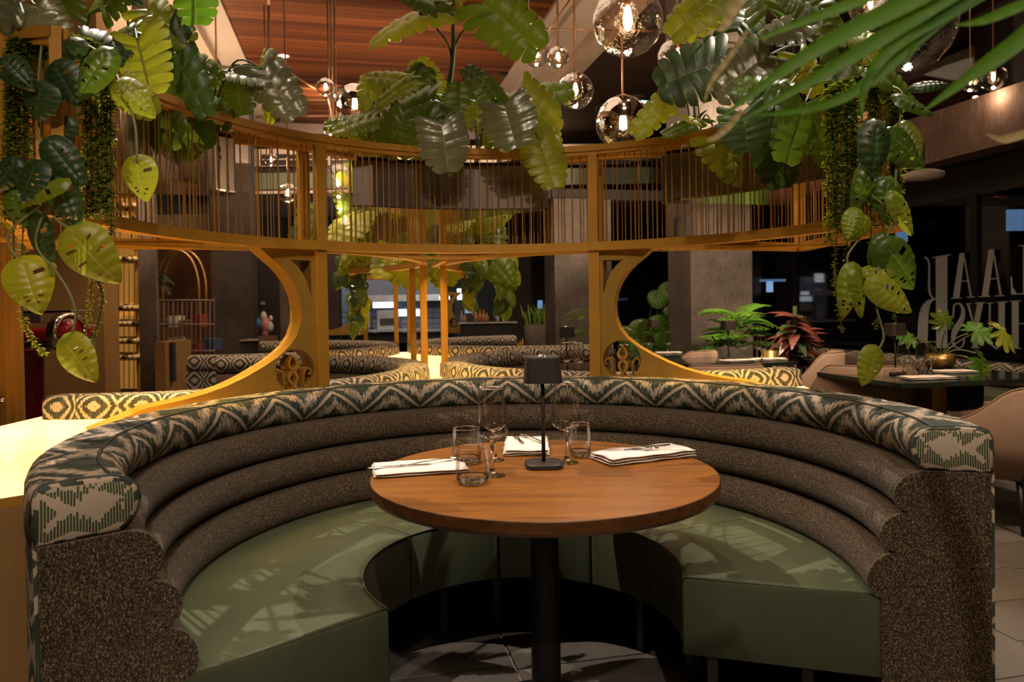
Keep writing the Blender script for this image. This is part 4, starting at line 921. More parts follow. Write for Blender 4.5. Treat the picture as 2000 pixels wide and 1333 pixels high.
leaves(t, [('m', 268, 78, 2.2, 115, -78, 'y', 1.05, .35), ('m', 262, 60, 2.3, 75, 205, 'g', .9, .5), ('m', 238, 168, 2.1, 78, -38, 'y', .9, .2), ('m', 48, 30, 1.9, 110, -108, 's', 1.0, .3), ('m', 70, 12, 2.0, 90, -60, 's', 1.0, .5), ('m', 30, 10, 1.9, 90, 165, 's', 1, .5),
           ('m', 375, -55, 2.3, 105, -88, 'f', .9, .15), ('m', 290, 20, 2.4, 110, -35, 'y', .8, .6), ('m', 200, 20, 2.5, 100, 60, 'g', 1, .5), ('m', 330, 75, 2.4, 175, -68, 'd', .45, -.1), ('m', 350, 110, 2.5, 90, -20, 'g', .9, .5),
           ('m', 462, 160, 2.8, 75, -78, 'g', 1.0, .3), ('m', 425, 150, 2.9, 85, 185, 'y', .7, .7), ('m', 500, 148, 2.8, 80, 168, 's', .8, .9), ('m', 512, 135, 2.8, 125, -52, 's', .75, .4), ('m', 530, 150, 2.9, 60, 95, 'y', .6, .4), ('m', 400, 175, 2.9, 80, 220, 'g', .9, .5),
           ('m', 528, 175, 2.95, 70, -95, 'y', .5, .2), ('m', 220, 120, 2.4, 90, -140, 'd', .9, .3), ('m', 160, 80, 2.2, 110, -20, 'd', .8, .5), ('m', 380, 190, 2.7, 70, -60, 'g', .9, .4), ('m', 120, 20, 2.3, 120, 100, 'g', .8, .4), ('m', 240, 0, 2.5, 90, 110, 'd', .8, .4),
           ('m', 300, 190, 2.6, 140, -50, 'g', 1, .2), ('m', 260, 230, 2.55, 120, -20, 'g', .9, .1), ('m', 380, 260, 2.8, 90, -80, 'g', .9, .1), ('m', 345, 200, 2.7, 110, -10, 'g', .8, .2)], lr)
rc = C0+nvec(aCR-R(30))*1.47
t = thing('monstera_plant', 'glossy monstera over the right arm of the canopy, behind the blurred palm', 'plant', (rc.x, rc.y, PZ1-.02))
rr_ = [(rc.x+dx, rc.y+dy, PZ1-.03) for dx, dy in ((-.25, .12), (0, 0), (.25, -.25), (.12, -.1))]
leaves(t, [('m', 1408, 122, 2.9, 135, 196, 'd', 1.0, .5), ('m', 1405, -8, 2.9, 125, 212, 'y', .8, .5), ('m', 1345, 20, 3.0, 70, 10, 'g', .9, .5), ('m', 1500, 108, 2.7, 130, 212, 's', .95, .5), ('m', 1590, 40, 2.6, 110, 190, 's', .9, .8),
           ('m', 1600, 15, 2.6, 90, 150, 'g', .9, .6), ('m', 1312, 185, 3.0, 118, 225, 'y', .5, .3), ('m', 1366, 232, 3.0, 85, 200, 'g', .5, .7), ('m', 1362, 236, 2.9, 40, 160, 'y', .6, .7), ('m', 1450, 222, 2.5, 80, -78, 'd', 1.25, .2), ('m', 1475, 225, 2.6, 70, -30, 'd', .9, .4),
           ('m', 1690, 95, 2.5, 85, 205, 'y', .8, .6), ('m', 1640, 110, 2.5, 100, 100, 'g', .8, .4), ('m', 1700, 75, 2.5, 80, 170, 'y', .8, .7), ('m', 1560, 110, 2.7, 90, -60, 'y', .9, .3), ('m', 1530, 180, 2.6, 100, 160, 'g', .9, .5), ('m', 1620, 160, 2.5, 90, 60, 'g', .9, .5),
           ('m', 1500, 20, 2.8, 100, 100, 'g', .9, .4), ('m', 1440, 60, 3.0, 90, 60, 'd', .9, .4), ('m', 1570, 205, 2.55, 120, -100, 'g', .9, .1), ('m', 1400, 270, 3.05, 110, -50, 'y', .9, .1), ('m', 1510, 270, 2.8, 100, -80, 'd', .9, .1), ('m', 1600, 250, 2.6, 80, -70, 'g', .9, .1), ('m', 1720, 150, 2.4, 90, -40, 'g', .8, .5)], rr_)
# trailing plants at both ends of the canopy
def strand(pts, n, ls, seed, spread=.012):
    rnd = random.Random(seed); C = curve(pts, 10); parts = [tube(C, .0018, 4)]; vs, fs = [], []
    for i in range(n):
        k = rnd.random()*(len(C)-1); a = int(k); p = C[a].lerp(C[min(a+1, len(C)-1)], k-a); th = rnd.random()*2*PI; dz = rnd.uniform(-.9, .1); d = Vector((math.cos(th), math.sin(th), dz)).normalized()
        q = p+Vector((rnd.uniform(-1, 1), rnd.uniform(-1, 1), 0))*spread*.3; L = ls*rnd.uniform(.7, 1.2); s = d.cross(Vector((0, 0, 1))).normalized()*L*.26; up = s.cross(d).normalized()*L*.12; b = len(vs)
        vs += [q, q+d*L*.5+s+up, q+d*L, q+d*L*.5-s+up]; fs += [(b, b+1, b+2), (b, b+2, b+3)]
    parts.append((vs, fs)); V, F = join(parts); return mesh('strand', V, F, None, False, [[(.3+.02*(i % 7), (i % 13)/13)]*len(f) for i, f in enumerate(F)], [LM['g']])
def strands(t, lst, seed):
    for i, (pts, n, ls, mt) in enumerate(lst):
        pp = [P(*q) for q in pts]; o = link('strand', strand(pp, n, ls, seed+i), t, kind='stuff'); o.material_slots[0].link = 'OBJECT'; o.material_slots[0].material = LM[mt]
t = thing('string_plant', 'dense hanging chains of tiny leaves at the left end of the canopy', 'plant', P(110, 62, 1.95))
sl = []
for i, x in enumerate((14, 22, 30, 38, 46, 54)): sl.append(([(70, 66, 1.96), (x+6, 95, 1.9), (x, 240, 1.9), (x-4+i, random.randint(380, 440), 1.9)], 400, .022, 'g' if i % 2 else 'y'))
for i, x in enumerate((168, 178, 188, 198, 208, 215)): sl.append(([(140, 70, 2.0), (x-6, 110, 1.95), (x, 260, 1.95), (x+2, random.randint(400, 470), 1.95)], 380, .022, 'g' if i % 2 else 'y'))
for x0, y1, x1 in ((85, 160, 88), (160, 150, 158), (78, 140, 80)): sl.append(([(95, 62, 1.93), (x0, 85, 1.93), (x1, y1, 1.93)], 70, .016, 'y'))
sl += [([(46, 420, 1.9), (42, 560, 1.88), (50, 640, 1.86), (88, 692, 1.86)], 230, .013, 'y'), ([(26, 420, 1.9), (28, 500, 1.9), (35, 560, 1.9)], 120, .012, 'g'), ([(196, 440, 1.95), (192, 540, 1.95), (200, 590, 1.94), (178, 680, 1.94)], 190, .012, 'g'), ([(184, 440, 1.95), (178, 560, 1.95), (172, 636, 1.95)], 170, .012, 'y'), ([(90, 380, 1.92), (98, 410, 1.92), (90, 430, 1.92)], 60, .012, 'y')]
strands(t, sl, 100)
t = thing('string_plant', 'dense hanging chains of tiny leaves at the right end of the canopy', 'plant', P(1690, 165, 2.3))
sl = []
for i, x in enumerate((1616, 1625, 1634, 1643, 1652, 1661, 1670)): sl.append(([(1650, 158, 2.35), (x, 185, 2.3), (x+2, 300, 2.3), (x+random.randint(-6, 6), random.randint(400, 480), 2.3)], 430, .023, 'g' if i % 3 else 'y'))
for i, x in enumerate((1702, 1712, 1738, 1746, 1754)): sl.append(([(1705, 160, 2.35), (x-4, 185, 2.32), (x, 300, 2.32), (x+random.randint(-3, 8), random.randint(390, 450), 2.32)], 380, .023, 'g' if i % 2 else 'y'))
sl += [([(1638, 420, 2.3), (1630, 520, 2.3), (1634, 580, 2.3), (1645, 650, 2.3)], 190, .013, 'y'), ([(1655, 430, 2.3), (1652, 530, 2.3)], 90, .013, 'g'), ([(1700, 400, 2.3), (1702, 480, 2.3), (1706, 530, 2.3)], 150, .016, 'g'), ([(1745, 600, 2.3), (1750, 630, 2.3)], 25, .013, 'g'), ([(1712, 620, 2.3), (1708, 645, 2.3)], 20, .012, 'g'), ([(1722, 430, 2.3), (1728, 500, 2.3), (1724, 540, 2.3)], 130, .016, 'y')]
strands(t, sl, 200)
def vine(label, loc, stems, lst):
    t = thing('trailing_vine', label, 'plant', loc)
    for s in stems: link('stem', mesh('stem', *tube(curve([P(*q) for q in s], 8), .0035, 6), M['stempale'], True), t)
    leaves(t, lst); return t
vine('trailing vine with perforated heart leaves hanging at the left end of the canopy', P(110, 60, 1.9),
     [[(90, 66, 1.95), (82, 85, 1.9), (75, 180, 1.88), (80, 300, 1.87), (105, 360, 1.87), (70, 470, 1.86), (108, 528, 1.86), (135, 570, 1.86), (148, 612, 1.86), (138, 660, 1.86), (118, 672, 1.86), (133, 676, 1.86)],
      [(130, 66, 1.98), (205, 110, 1.9), (222, 140, 1.88), (232, 165, 1.87), (262, 235, 1.86), (268, 318, 1.86)], [(108, 360, 1.87), (104, 420, 1.86), (150, 455, 1.85)], [(80, 400, 1.86), (15, 460, 1.86), (42, 515, 1.86)]],
     [('h', 268, 318, 1.86, 70, -86, 'y', 1.1, .1), ('h', 130, 672, 1.85, 88, -55, 'y', .95, .2), ('h', 145, 462, 1.84, 108, -52, 'y', 1.0, .2), ('h', 45, 517, 1.84, 94, -66, 'y', 1.05, .1), ('h', 100, 284, 1.85, 92, -52, 'd', .8, .2), ('h', 205, 108, 1.84, 95, -118, 'g', .75, .1),
      ('h', 70, 325, 1.83, 72, -110, 'd', 1.1, .4), ('h', 112, 358, 1.82, 92, 196, 'y', .62, .6), ('h', 112, 355, 1.85, 95, -62, 'd', .7, .2), ('h', 80, 172, 1.84, 62, -105, 'd', 1.5, .6), ('h', 110, 132, 1.86, 80, -60, 'd', 1.0, .2), ('h', 8, 118, 1.82, 72, -40, 'd', .9, .4), ('h', 150, 90, 1.9, 78, 185, 'd', .7, .2),
      ('h', 25, 385, 1.86, 62, -70, 'g', .9, .2), ('h', 68, 432, 1.87, 92, -82, 'd', .6, .1), ('h', 100, 520, 1.86, 30, -110, 'y', .9, .2), ('h', 235, 165, 1.86, 78, -40, 'y', .85, .1), ('h', 30, 320, 1.87, 65, -130, 'd', .9, .2), ('h', 130, 240, 1.9, 60, -120, 'd', .9, .2)])
vine('trailing vine with perforated heart leaves hanging at the right end of the canopy', P(1710, 165, 2.25),
     [[(1715, 165, 2.3), (1760, 180, 2.25), (1757, 240, 2.22), (1750, 330, 2.22), (1745, 420, 2.22), (1720, 500, 2.22), (1710, 585, 2.2), (1725, 650, 2.2), (1722, 672, 2.2), (1708, 690, 2.2)], [(1692, 440, 2.22), (1675, 470, 2.22), (1656, 500, 2.22), (1658, 530, 2.22), (1668, 545, 2.2)], [(1745, 420, 2.22), (1695, 380, 2.22), (1672, 425, 2.22)]],
     [('h', 1710, 690, 2.18, 66, -108, 'y', .98, .1), ('h', 1735, 486, 2.2, 96, -52, 'g', .9, .2), ('h', 1712, 556, 2.18, 84, -38, 'y', .8, .2), ('h', 1666, 530, 2.2, 88, -102, 'y', .6, .2), ('h', 1674, 540, 2.19, 80, -75, 'y', .55, .2), ('h', 1738, 524, 2.21, 66, 178, 'y', .7, .7), ('h', 1690, 432, 2.2, 48, -130, 'y', .85, .3), ('h', 1670, 415, 2.2, 55, -110, 'y', .8, .3),
      ('h', 1750, 388, 2.2, 78, -58, 'y', .65, .2), ('h', 1712, 250, 2.18, 92, -92, 'd', .8, .2), ('h', 1742, 268, 2.2, 85, -38, 'g', .95, .3), ('h', 1760, 190, 2.22, 70, -20, 'g', .8, .5), ('h', 1700, 330, 2.2, 90, -105, 'g', .6, .2), ('h', 1730, 360, 2.22, 80, -80, 'g', .8, .2), ('h', 1790, 168, 2.2, 60, 12, 'd', .6, .8), ('h', 1735, 160, 2.25, 70, 150, 'g', .8, .6), ('h', 1655, 170, 2.3, 60, 200, 'y', .5, .7), ('h', 1765, 250, 2.22, 70, -70, 'y', .8, .3), ('h', 1725, 470, 2.22, 70, -100, 'g', .7, .1)])
# blurred palm leaves in the near foreground
t = thing('palm_plant', 'blurred green palm blades hanging close to the camera at the upper right', 'plant', (1.02, .78, 0))
trunk = [(1.02, .78, 0.0), (1.01, .78, .8), (.98, .77, 1.5), (.90, .74, 1.82)]; link('trunk', mesh('trunk', *tube(curve(trunk, 8), .022, 10), M['stem'], True), t)
M['palm'] = leafmat('palm_blade_green', (.035, .13, .003), (.10, .26, .006), (.14, .32, .02), .6, .45); M['tan'] = leafmat('dry_blade_tip', (.32, .26, .10), (.42, .34, .16), (.4, .35, .2), .6, .3)
def pblade(pts, w_, mat, d0=.72):
    C = curve([P(x, y, d) for x, y, d in pts], 8); n = len(C); vs, fs, uvs = [], [], []
    for i, p in enumerate(C):
        tt = (C[min(i+1, n-1)]-C[max(i-1, 0)]).normalized(); sd = tt.cross(Vector((0, -1, .2))).normalized(); s = i/(n-1); ww = w_*.85*d0/FPX/2*(1-s**3)*(.75+.5*math.sin(PI*s))+.0004
        vs += [p-sd*ww, p+Vector((0, ww*.35, 0)), p+sd*ww]
    for i in range(n-1):
        a = 3*i
        for q in ((a, a+1, a+4, a+3), (a+1, a+2, a+5, a+4)): fs.append(q); uvs.append([((v % 3)/2, (v//3)/n) for v in q])
    link('blade', mesh('blade', vs, fs, mat, True, uvs), t)
pd = .72
for pts, w_, mt in (([(2080, -160, pd), (1850, -70, pd), (1640, 15, pd), (1455, 85, pd)], 30, 'palm'), ([(2080, -150, pd), (1800, -10, pd), (1580, 105, pd), (1395, 240, pd)], 38, 'palm'), ([(2090, -140, pd), (1840, 0, pd), (1640, 125, pd), (1440, 240, pd)], 34, 'palm'),
                    ([(2090, -130, pd), (1860, 20, pd), (1650, 190, pd), (1450, 228, pd-.02)], 26, 'palm'), ([(2090, -110, pd), (1880, 10, pd), (1745, 90, pd), (1690, 170, pd), (1684, 235, pd)], 27, 'palm'), ([(2100, -110, pd), (1900, 0, pd), (1800, 75, pd), (1760, 140, pd)], 20, 'palm'),
                    ([(2120, -40, pd), (1990, 12, pd), (1920, 40, pd), (1866, 50, pd)], 22, 'palm'), ([(2130, -60, pd), (2000, 70, pd), (1900, 145, pd), (1802, 218, pd)], 34, 'palm'), ([(2100, 230, pd), (1985, 266, pd), (1955, 272, pd), (1926, 262, pd)], 16, 'tan'), ([(2080, -150, pd), (1700, -60, pd), (1500, -20, pd), (1410, 20, pd)], 26, 'palm'),
                    ([(1520, -60, .66), (1445, 0, .66), (1415, 50, .66), (1400, 60, .66)], 20, 'tan'), ([(1460, 60, .68), (1425, 110, .68), (1390, 160, .68), (1375, 200, .68)], 9, 'tan'), ([(1450, 215, .7), (1420, 250, .7), (1395, 270, .7), (1380, 275, .7)], 12, 'tan')):
    pblade(pts, w_, M[mt])
# ------------------------------------------------------------------ pendant globes
M['bronze'] = plain('bronze_rod', (.28, .15, .085), .35, .8); M['mirrorglobe'] = plain('chromed_globe', (.62, .58, .56), .06, 1, .02)
def globe(px, py, rpx, d, rod_to, lb, mirror=False, power=6, seg=28):
    p = P(px, py, d); r = rpx*d/FPX; t = thing('pendant_globe', lb, 'pendant lamp', p, 'blown glass pendant globes')
    prof = [(.012, r), (r*.3, r*.96), (r*.6, r*.80), (r*.85, r*.53), (r*.98, r*.2), (r, 0), (r*.97, -r*.25), (r*.84, -r*.54), (r*.6, -r*.8), (r*.3, -r*.955), (.001, -r)]
    if mirror: link('chrome_cap', mesh('chrome_cap', *lathe(prof[:6], seg, p), M['mirrorglobe'], True), t)
    o = link('globe_glass', mesh('globe_glass', *lathe(prof[5:] if mirror else prof, seg, p), M['globe'], True), t)
    link('socket', mesh('socket', *lathe([(.001, r*1.02), (r*.12+.004, r*1.02), (r*.12+.004, r*.7), (.008, r*.45), (.001, r*.44)], 14, p), M['bronze'], True), t)
    b = max(.012, r*.13); link('bulb', mesh('bulb', *lathe([(.001, r*.45), (b*.6, r*.40), (b, r*.1), (b*.9, -r*.1), (b*.4, -r*.25), (.001, -r*.28)], 14, p), M['bulb'], True), t)
    if rod_to is not None: link('rod', mesh('rod', *tube([p+Vector((0, 0, r)), Vector((p.x, p.y, rod_to))], .007, 8), M['bronze'], True), t)
    if power: point(p-Vector((0, 0, r*.9+.06)), power)
    return t
zt = CH-.02
for a in ((1226, 42, 68, 3.9, zt, 'largest glass globe, close above the middle of the right screen', False, 9), (1124, 178, 35, 4.3, zt, 'medium glass globe below and left of the largest one', False, 6), (1090, 112, 21, 4.6, zt, 'small glass globe between the largest and the tilted pair', False, 3),
          (1048, 105, 26, 4.9, None, 'glass globe touching the tip of the tall monstera leaf', False, 3), (1035, 58, 31, 5.2, None, 'glass globe half hidden behind the tall monstera leaf tip', False, 0), (636, 171, 18, 4.6, None, 'small glass globe on an arm above the chrome globe', False, 3),
          (693, 203, 38, 4.7, None, 'chrome topped globe beside the round skylight on the left', True, 4), (645, 252, 14, 4.8, zt, 'tiny globe just above the canopy rail, left of the middle', False, 2), (660, 355, 34, 5.0, zt, 'large globe hanging behind the bars beside the left post', False, 2), (563, 378, 20, 5.2, zt, 'lower small globe behind the left bars', False, 3),
          (530, 313, 13, 5.2, zt, 'upper small globe behind the left bars', False, 3), (1217, 240, 53, 4.2, zt-.2, 'chrome topped globe sitting above the rail on the right', True, 5), (1772, 52, 88, 3.2, zt-.2, 'big dim globe behind the palm blades, upper right', False, 6), (1325, 112, 40, 4.5, zt-.2, 'globe behind the dark monstera leaf on the right', False, 0),
          (1940, 152, 24, 6.5, zt-.2, 'small globe far to the right before the balcony glass', False, 5), (1895, 160, 20, 7.0, zt-.2, 'small globe beside the far right one, a little lower', False, 4), (428, 340, 16, 5.6, zt, 'dim globe behind the leaves on the left canopy bars', False, 2), (1700, 8, 40, 4.2, zt-.2, 'globe cut by the top edge behind palm blades', False, 3)):
    globe(*a)
ar = thing('chandelier_frame', 'thin bronze arms linking the pendant globes', 'lamp frame', P(1120, 60, 4.5))
for a, b in (((1300, 62, 4.3), (1050, 55, 4.8)), ((1045, 95, 4.9), (1120, -10, 4.4)), ((1035, 90, 5.1), (1033, 0, 5.1)), ((1410, 60, 4.4), (1520, -30, 4.4)), ((1365, 80, 4.4), (1367, -10, 4.4)), ((1370, 70, 4.4), (1440, 5, 4.2)), ((618, 175, 4.6), (530, 120, 4.5)), ((640, 187, 4.6), (652, 245, 4.8)), ((1285, 62, 4.2), (1440, 85, 4.6))):
    link('arm', mesh('arm', *tube([P(*a), P(*b)], .006, 8), M['bronze'], True), ar)
for x, d in ((531, 5.2), (651, 4.8)): link('rod', mesh('rod', *tube([P(x, 240, d), Vector((P(x, 240, d).x, d, zt))], .006, 8), M['bronze'], True), ar)
hb = thing('light_rail', 'pair of slim horizontal bars under the wooden ceiling, left of the chrome globe', 'rail', P(620, 210, 9))
for y in (197, 228): link('bar', mesh('bar', *tube([P(500, y, 9), P(668, y, 9)], .02, 8), M['bronze'], True), hb)
# ------------------------------------------------------------------ right dining area
def tub_chair(label, p, rz, w_=.60, h=.78, legs=True, ribbed=False, mat=None):
    """upholstered tub chair: curved shell that sweeps down into arms, seat pad and four legs"""
    t = thing('tub_chair', label, 'chair', p, 'taupe tub chairs in the side dining area'); t.rotation_euler.z = rz; mat = mat or M['taupe']
    def shell(th0, off, thick):
        n = 36; vs, fs = [], []
        for i in range(n+1):
            a = -R(115)+2*R(115)*i/n; q = abs(a)/R(115); top = h if q < .42 else h-(h-.60)*(1-math.cos((q-.42)/.58*PI))/2*1.0 if q < .8 else .60+.0
            top = h-(h-.58)*(.5-.5*math.cos(min(1, max(0, (q-.38)/.40))*PI)); ex = 1.0+.10*(1 if q > .7 else 0)*0
            rx, ry = w_/2, w_*.50
            for k, (dr, z) in enumerate(((-.045, .30), (0, .28), (.004, .45), (.012, top-.015), (-.008, top), (-.040, top-.004), (-.052, top-.03))):
                rip = (.006*math.sin(i*PI*.9) if ribbed and k in (2, 3) else 0)
                vs.append(((rx+dr+rip)*math.sin(a), -(ry+dr+rip)*math.cos(a)+(0 if q < .75 else 0), z))
        m_ = 7
        for i in range(n):
            for k in range(m_): j = (k+1) % m_; fs.append((i*m_+k, (i+1)*m_+k, (i+1)*m_+j, i*m_+j))
        fs += [tuple(range(m_)), tuple(range(n*m_, (n+1)*m_))[::-1]]; return vs, fs
    link('backrest', mesh('backrest', *shell(0, 0, 0), mat, True), t, world=False)
    prof = []
    pts = [((w_/2-.01)*math.sin(-R(115)+2*R(115)*i/40), -(w_*.5-.01)*math.cos(-R(115)+2*R(115)*i/40), h+.004-(h-.58)*(.5-.5*math.cos(min(1, max(0, (abs(-R(115)+2*R(115)*i/40)/R(115)-.38)/.40))*PI))) for i in range(41)]
    link('piping', mesh('piping', *tube(pts, .006, 6), M['taupepipe'], True), t, world=False)
    link('seat', mesh('seat', *lathe([(.001, .33), (w_*.42, .33), (w_*.44, .38), (w_*.43, .45), (w_*.36, .47), (.001, .475)], 28), M['sageseat'], True), t, world=False)
    link('seat_frame', boxm('seat_frame', w_*.72, w_*.74, .03, M['black'], (0, 0, .285), .004), t, world=False)
    if legs:
        for x in (-1, 1):
            for y in (-1, 1): link('leg', mesh('leg', *tube([(x*w_*.33, y*w_*.32, .28), (x*w_*.40, y*w_*.38, 0)], [.018, .011], 8), M['black'], True), t, world=False)
    return t
M['taupe'] = plain('taupe_velvet', (.27, .18, .13), .8, 0, .1, 8, .05); M['taupepipe'] = plain('taupe_piping', (.26, .17, .12), .7); M['sageseat'] = plain('sage_seat', (.14, .16, .10), .6)
M['glasstop'] = plain('dark_stone_top', (.014, .022, .018), .10, 0, .2, 3); M['brass'] = plain('brass', (.36, .22, .07), .35, .9, .1, 8)
def ftable(label, c, sx, sy, rz, leg='brass'):
    t = thing('dining_table', label, 'table', (c.x, c.y, 0)); t.rotation_euler.z = rz
    link('tabletop', boxm('tabletop', sx, sy, .03, M['glasstop'], (0, 0, .735), .004), t, world=False)
    link('pedestal', boxm('pedestal', .11, .11, .70, M['brass'], (0, 0, .37), .003), t, world=False); link('base', boxm('base', .45, .45, .015, M['black'], (0, 0, .0085), .003), t, world=False); return t
tc1 = P(1822, 640, 4.72); ftable('dark glossy dining table at the right, nearest of the side tables', tc1, 1.15, .80, R(12))
tc2 = P(1405, 640, 6.2); ftable('dark dining table before the concrete column, holding tall glasses', tc2, .95, .80, R(12))
tc3 = P(1285, 640, 7.2); ftable('small dark table seen through the right carved screen', tc3, .8, .7, R(12))
def setting(tc, pxs, lampx, d, tag_):
    z = .752
    for i, (px, dd) in enumerate(pxs):
        p = P(px, 640, dd); wine_glass('wine glass on the %s, %s' % (tag_, ('leftmost', 'second from left', 'third from left', 'rightmost')[i]), px, 0, .21, .9, z, 'glasses on the side tables', dd)
    q = P(lampx, 640, d); table_lamp('dark table lamp on the %s' % tag_, (q.x, q.y, z), .2)
setting(tc1, ((1760, 4.6), (1797, 4.65), (1815, 4.75)), 1748, 4.75, 'nearest side table')
setting(tc2, ((1443, 6.1), (1472, 6.2), (1481, 6.0)), 1422, 6.25, 'table before the column')
setting(tc3, ((1256, 7.1), (1296, 7.1)), 1277, 7.3, 'table behind the right screen')
for i, (px, d, w_, l_, rz, lb) in enumerate(((1810, 4.45, .30, .14, .1, 'white folded napkin at the near edge of the nearest side table'), (1745, 4.9, .24, .13, .3, 'white folded napkin beside the lamp on the nearest side table'), (1862, 4.8, .26, .13, 0, 'white folded napkin at the right of the nearest side table'), (1440, 6.0, .3, .13, .2, 'white folded napkin on the table before the column, left one'), (1500, 6.1, .28, .13, 0, 'white folded napkin on the table before the column, right one'), (1305, 7.1, .25, .12, 0, 'white napkin on the table behind the right screen'))):
    p = P(px, 640, d); o = tag(link('napkin', mesh('napkin', *cloth_stack(w_, l_, .018, 2, i+9), M['linen'], True)), lb, 'napkin', 'napkins on the side tables'); o.location = (p.x, p.y, .7515); o.rotation_euler.z = rz
for px, d, rz, lb, rb in ((1945, 4.15, R(28), 'taupe tub chair at far right, its back to us', False), (1682, 5.1, R(-14), 'ribbed taupe tub chair at the left end of the nearest side table', True), (1560, 6.4, R(60), 'taupe tub chair right of the table before the column', False),
                          (1392, 5.35, R(8), 'taupe tub chair with back to us before the column table', False), (1325, 6.9, R(50), 'taupe tub chair beside the concrete column base', False)):
    q = P(px, 640, d); tub_chair(lb, (q.x, q.y, 0), rz, .80 if px > 1900 else .72, .76 if px > 1900 else .80, True, rb)
bn = thing('wall_bench', 'banquette with ikat bolster under the lettered window', 'bench', RP(5.75, 6, 0))
link('seat', rbox('seat', 5.2, 5.9, 3.6, 9.0, .30, .42, M['leather']), bn); link('base', rbox('base', 5.25, 6.0, 3.6, 9.0, 0, .30, M['black']), bn)
def bolster(u0, u1, v, z, r, mat):
    vs, fs, uvs = [], [], []; n = 16; c0 = [(0, .001), (.02, r*.8), (.06, r)]+[(u1-u0-.06, r), (u1-u0-.02, r*.8), (u1-u0, .001)]
    for s_, rr in c0:
        for i in range(n): a = 2*PI*i/n; p = RP(v+rr*math.cos(a), u0+s_, z+rr*math.sin(a)); vs.append(p)
    for k in range(len(c0)-1):
        for i in range(n): j = (i+1) % n; fs.append((k*n+i, k*n+j, (k+1)*n+j, (k+1)*n+i)); uvs.append([(c0[k][0], i/n*.6), (c0[k][0], (i+1)/n*.6), (c0[k+1][0], (i+1)/n*.6), (c0[k+1][0], i/n*.6)])
    return mesh('bolster', vs, fs, mat, True, uvs)
link('bolster', bolster(3.7, 9.0, 5.86, .585, .06, M['ikat']), bn); link('back_roll', bolster(3.7, 9.0, 5.82, .50, .07, M['tweed']), bn)
q = P(1878, 700, 5.0); o = tag(link('cushion', bmm(bevelbox(.34, .16, .26, .07, 4), 'cushion', M['ikat_eye'], True)), 'ikat cushion beside the seat behind the rightmost tub chair', 'cushion'); o.location = (q.x, q.y, .60); o.rotation_euler.z = .5
st = tag(link('low_partition', rbox('low_partition', 4.15, 6.2, 4.75, 4.83, 0, .42, plain('worn_plaster_partition', (.22, .14, .10), .85, 0, .25, 7))), 'low worn plaster partition under the rightmost tub chair', 'partition')
# plants of the side area
def plant_base(name, label, p, r, h, mat, zb=0):
    t = thing(name, label, 'plant', (p.x, p.y, zb))
    link('pot', mesh('pot', *lathe([(.001, zb), (r*.72, zb), (r*.95, zb+h*.5), (r, zb+h), (r*.9, zb+h), (r*.85, zb+h*.9), (.001, zb+h*.88)], 28, (p.x, p.y, 0)), mat, True), t); return t
def frond(t, b, d, L, n, mat, drop=.35, lw=.13):
    d = Vector(d).normalized(); pts = [b+d*L*s+Vector((0, 0, -drop*L*s*s)) for s in (0, .25, .5, .75, 1)]; C = curve(pts, 6); vs, fs = tube(C, .004, 5); uv = [[(.5, .5)]*len(f) for f in fs]
    for k in range(2, n):
        s = k/n; i = int(s*(len(C)-1)); p = C[i]; tt = (C[min(i+1, len(C)-1)]-C[i-1]).normalized(); sd = tt.cross(Vector((0, 0, 1))).normalized(); l2 = L*.42*math.sin(PI*min(1, s*.9+.08))
        for g_ in (-1, 1):
            q = (sd*g_+tt*.6+Vector((0, 0, -.25))).normalized(); w2 = tt*lw*l2*.5; a = len(vs); vs += [p, p+q*l2*.45+w2, p+q*l2, p+q*l2*.45-w2]; fs.append((a, a+1, a+2, a+3)); uv.append([(.5, 0), (.9, .4), (.5, 1), (.1, .4)])
    link('frond', mesh('frond', vs, fs, mat, True, uv), t)
p = P(1438, 640, 6.95); t = plant_base('potted_palm', 'bright green palm before the right concrete column', p, .17, .42, M['black'])
random.seed(21)
for i in range(22):
    a = 2*PI*i/22*1.7; el = .35+.75*random.random(); frond(t, Vector((p.x, p.y, .80+.32*random.random())), (math.cos(a), math.sin(a)*.7, el*1.1), random.uniform(.36, .56), 17, LM['f'], .55, .22)
p = P(1553, 640, 6.6); t = plant_base('potted_croton', 'dark red croton with broad leaves beside the bright palm', p, .2, .5, M['brass'])
link('stem', mesh('stem', *tube([(p.x, p.y, .45), (p.x, p.y, 1.2)], .02, 8), M['stem']), t)
for i in range(85):
    z = random.uniform(.62, 1.10); a = random.random()*2*PI; put(BLDW, t, Vector((p.x, p.y, z)), (math.cos(a), math.sin(a), random.uniform(-.25, .75)), random.uniform(.20, .32)*(1.25-.35*z), (0, -.3, 1), LM[random.choice('rrrrd')], 1.5)
q = P(1504, 682, 6.3); tag(link('brass_pot', mesh('brass_pot', *lathe([(.001, .0), (.05, 0), (.07, .2), (.068, .82), (.058, .82), (.001, .78)], 28, (q.x, q.y, 0)), M['brass'], True)), 'tall brass planter standing between palm and croton', 'pot')
p = P(1262, 640, 9.0); t = plant_base('elephant_ear_plant', 'round leaved green plant seen through the right carved screen', p, .2, .5, M['black'])
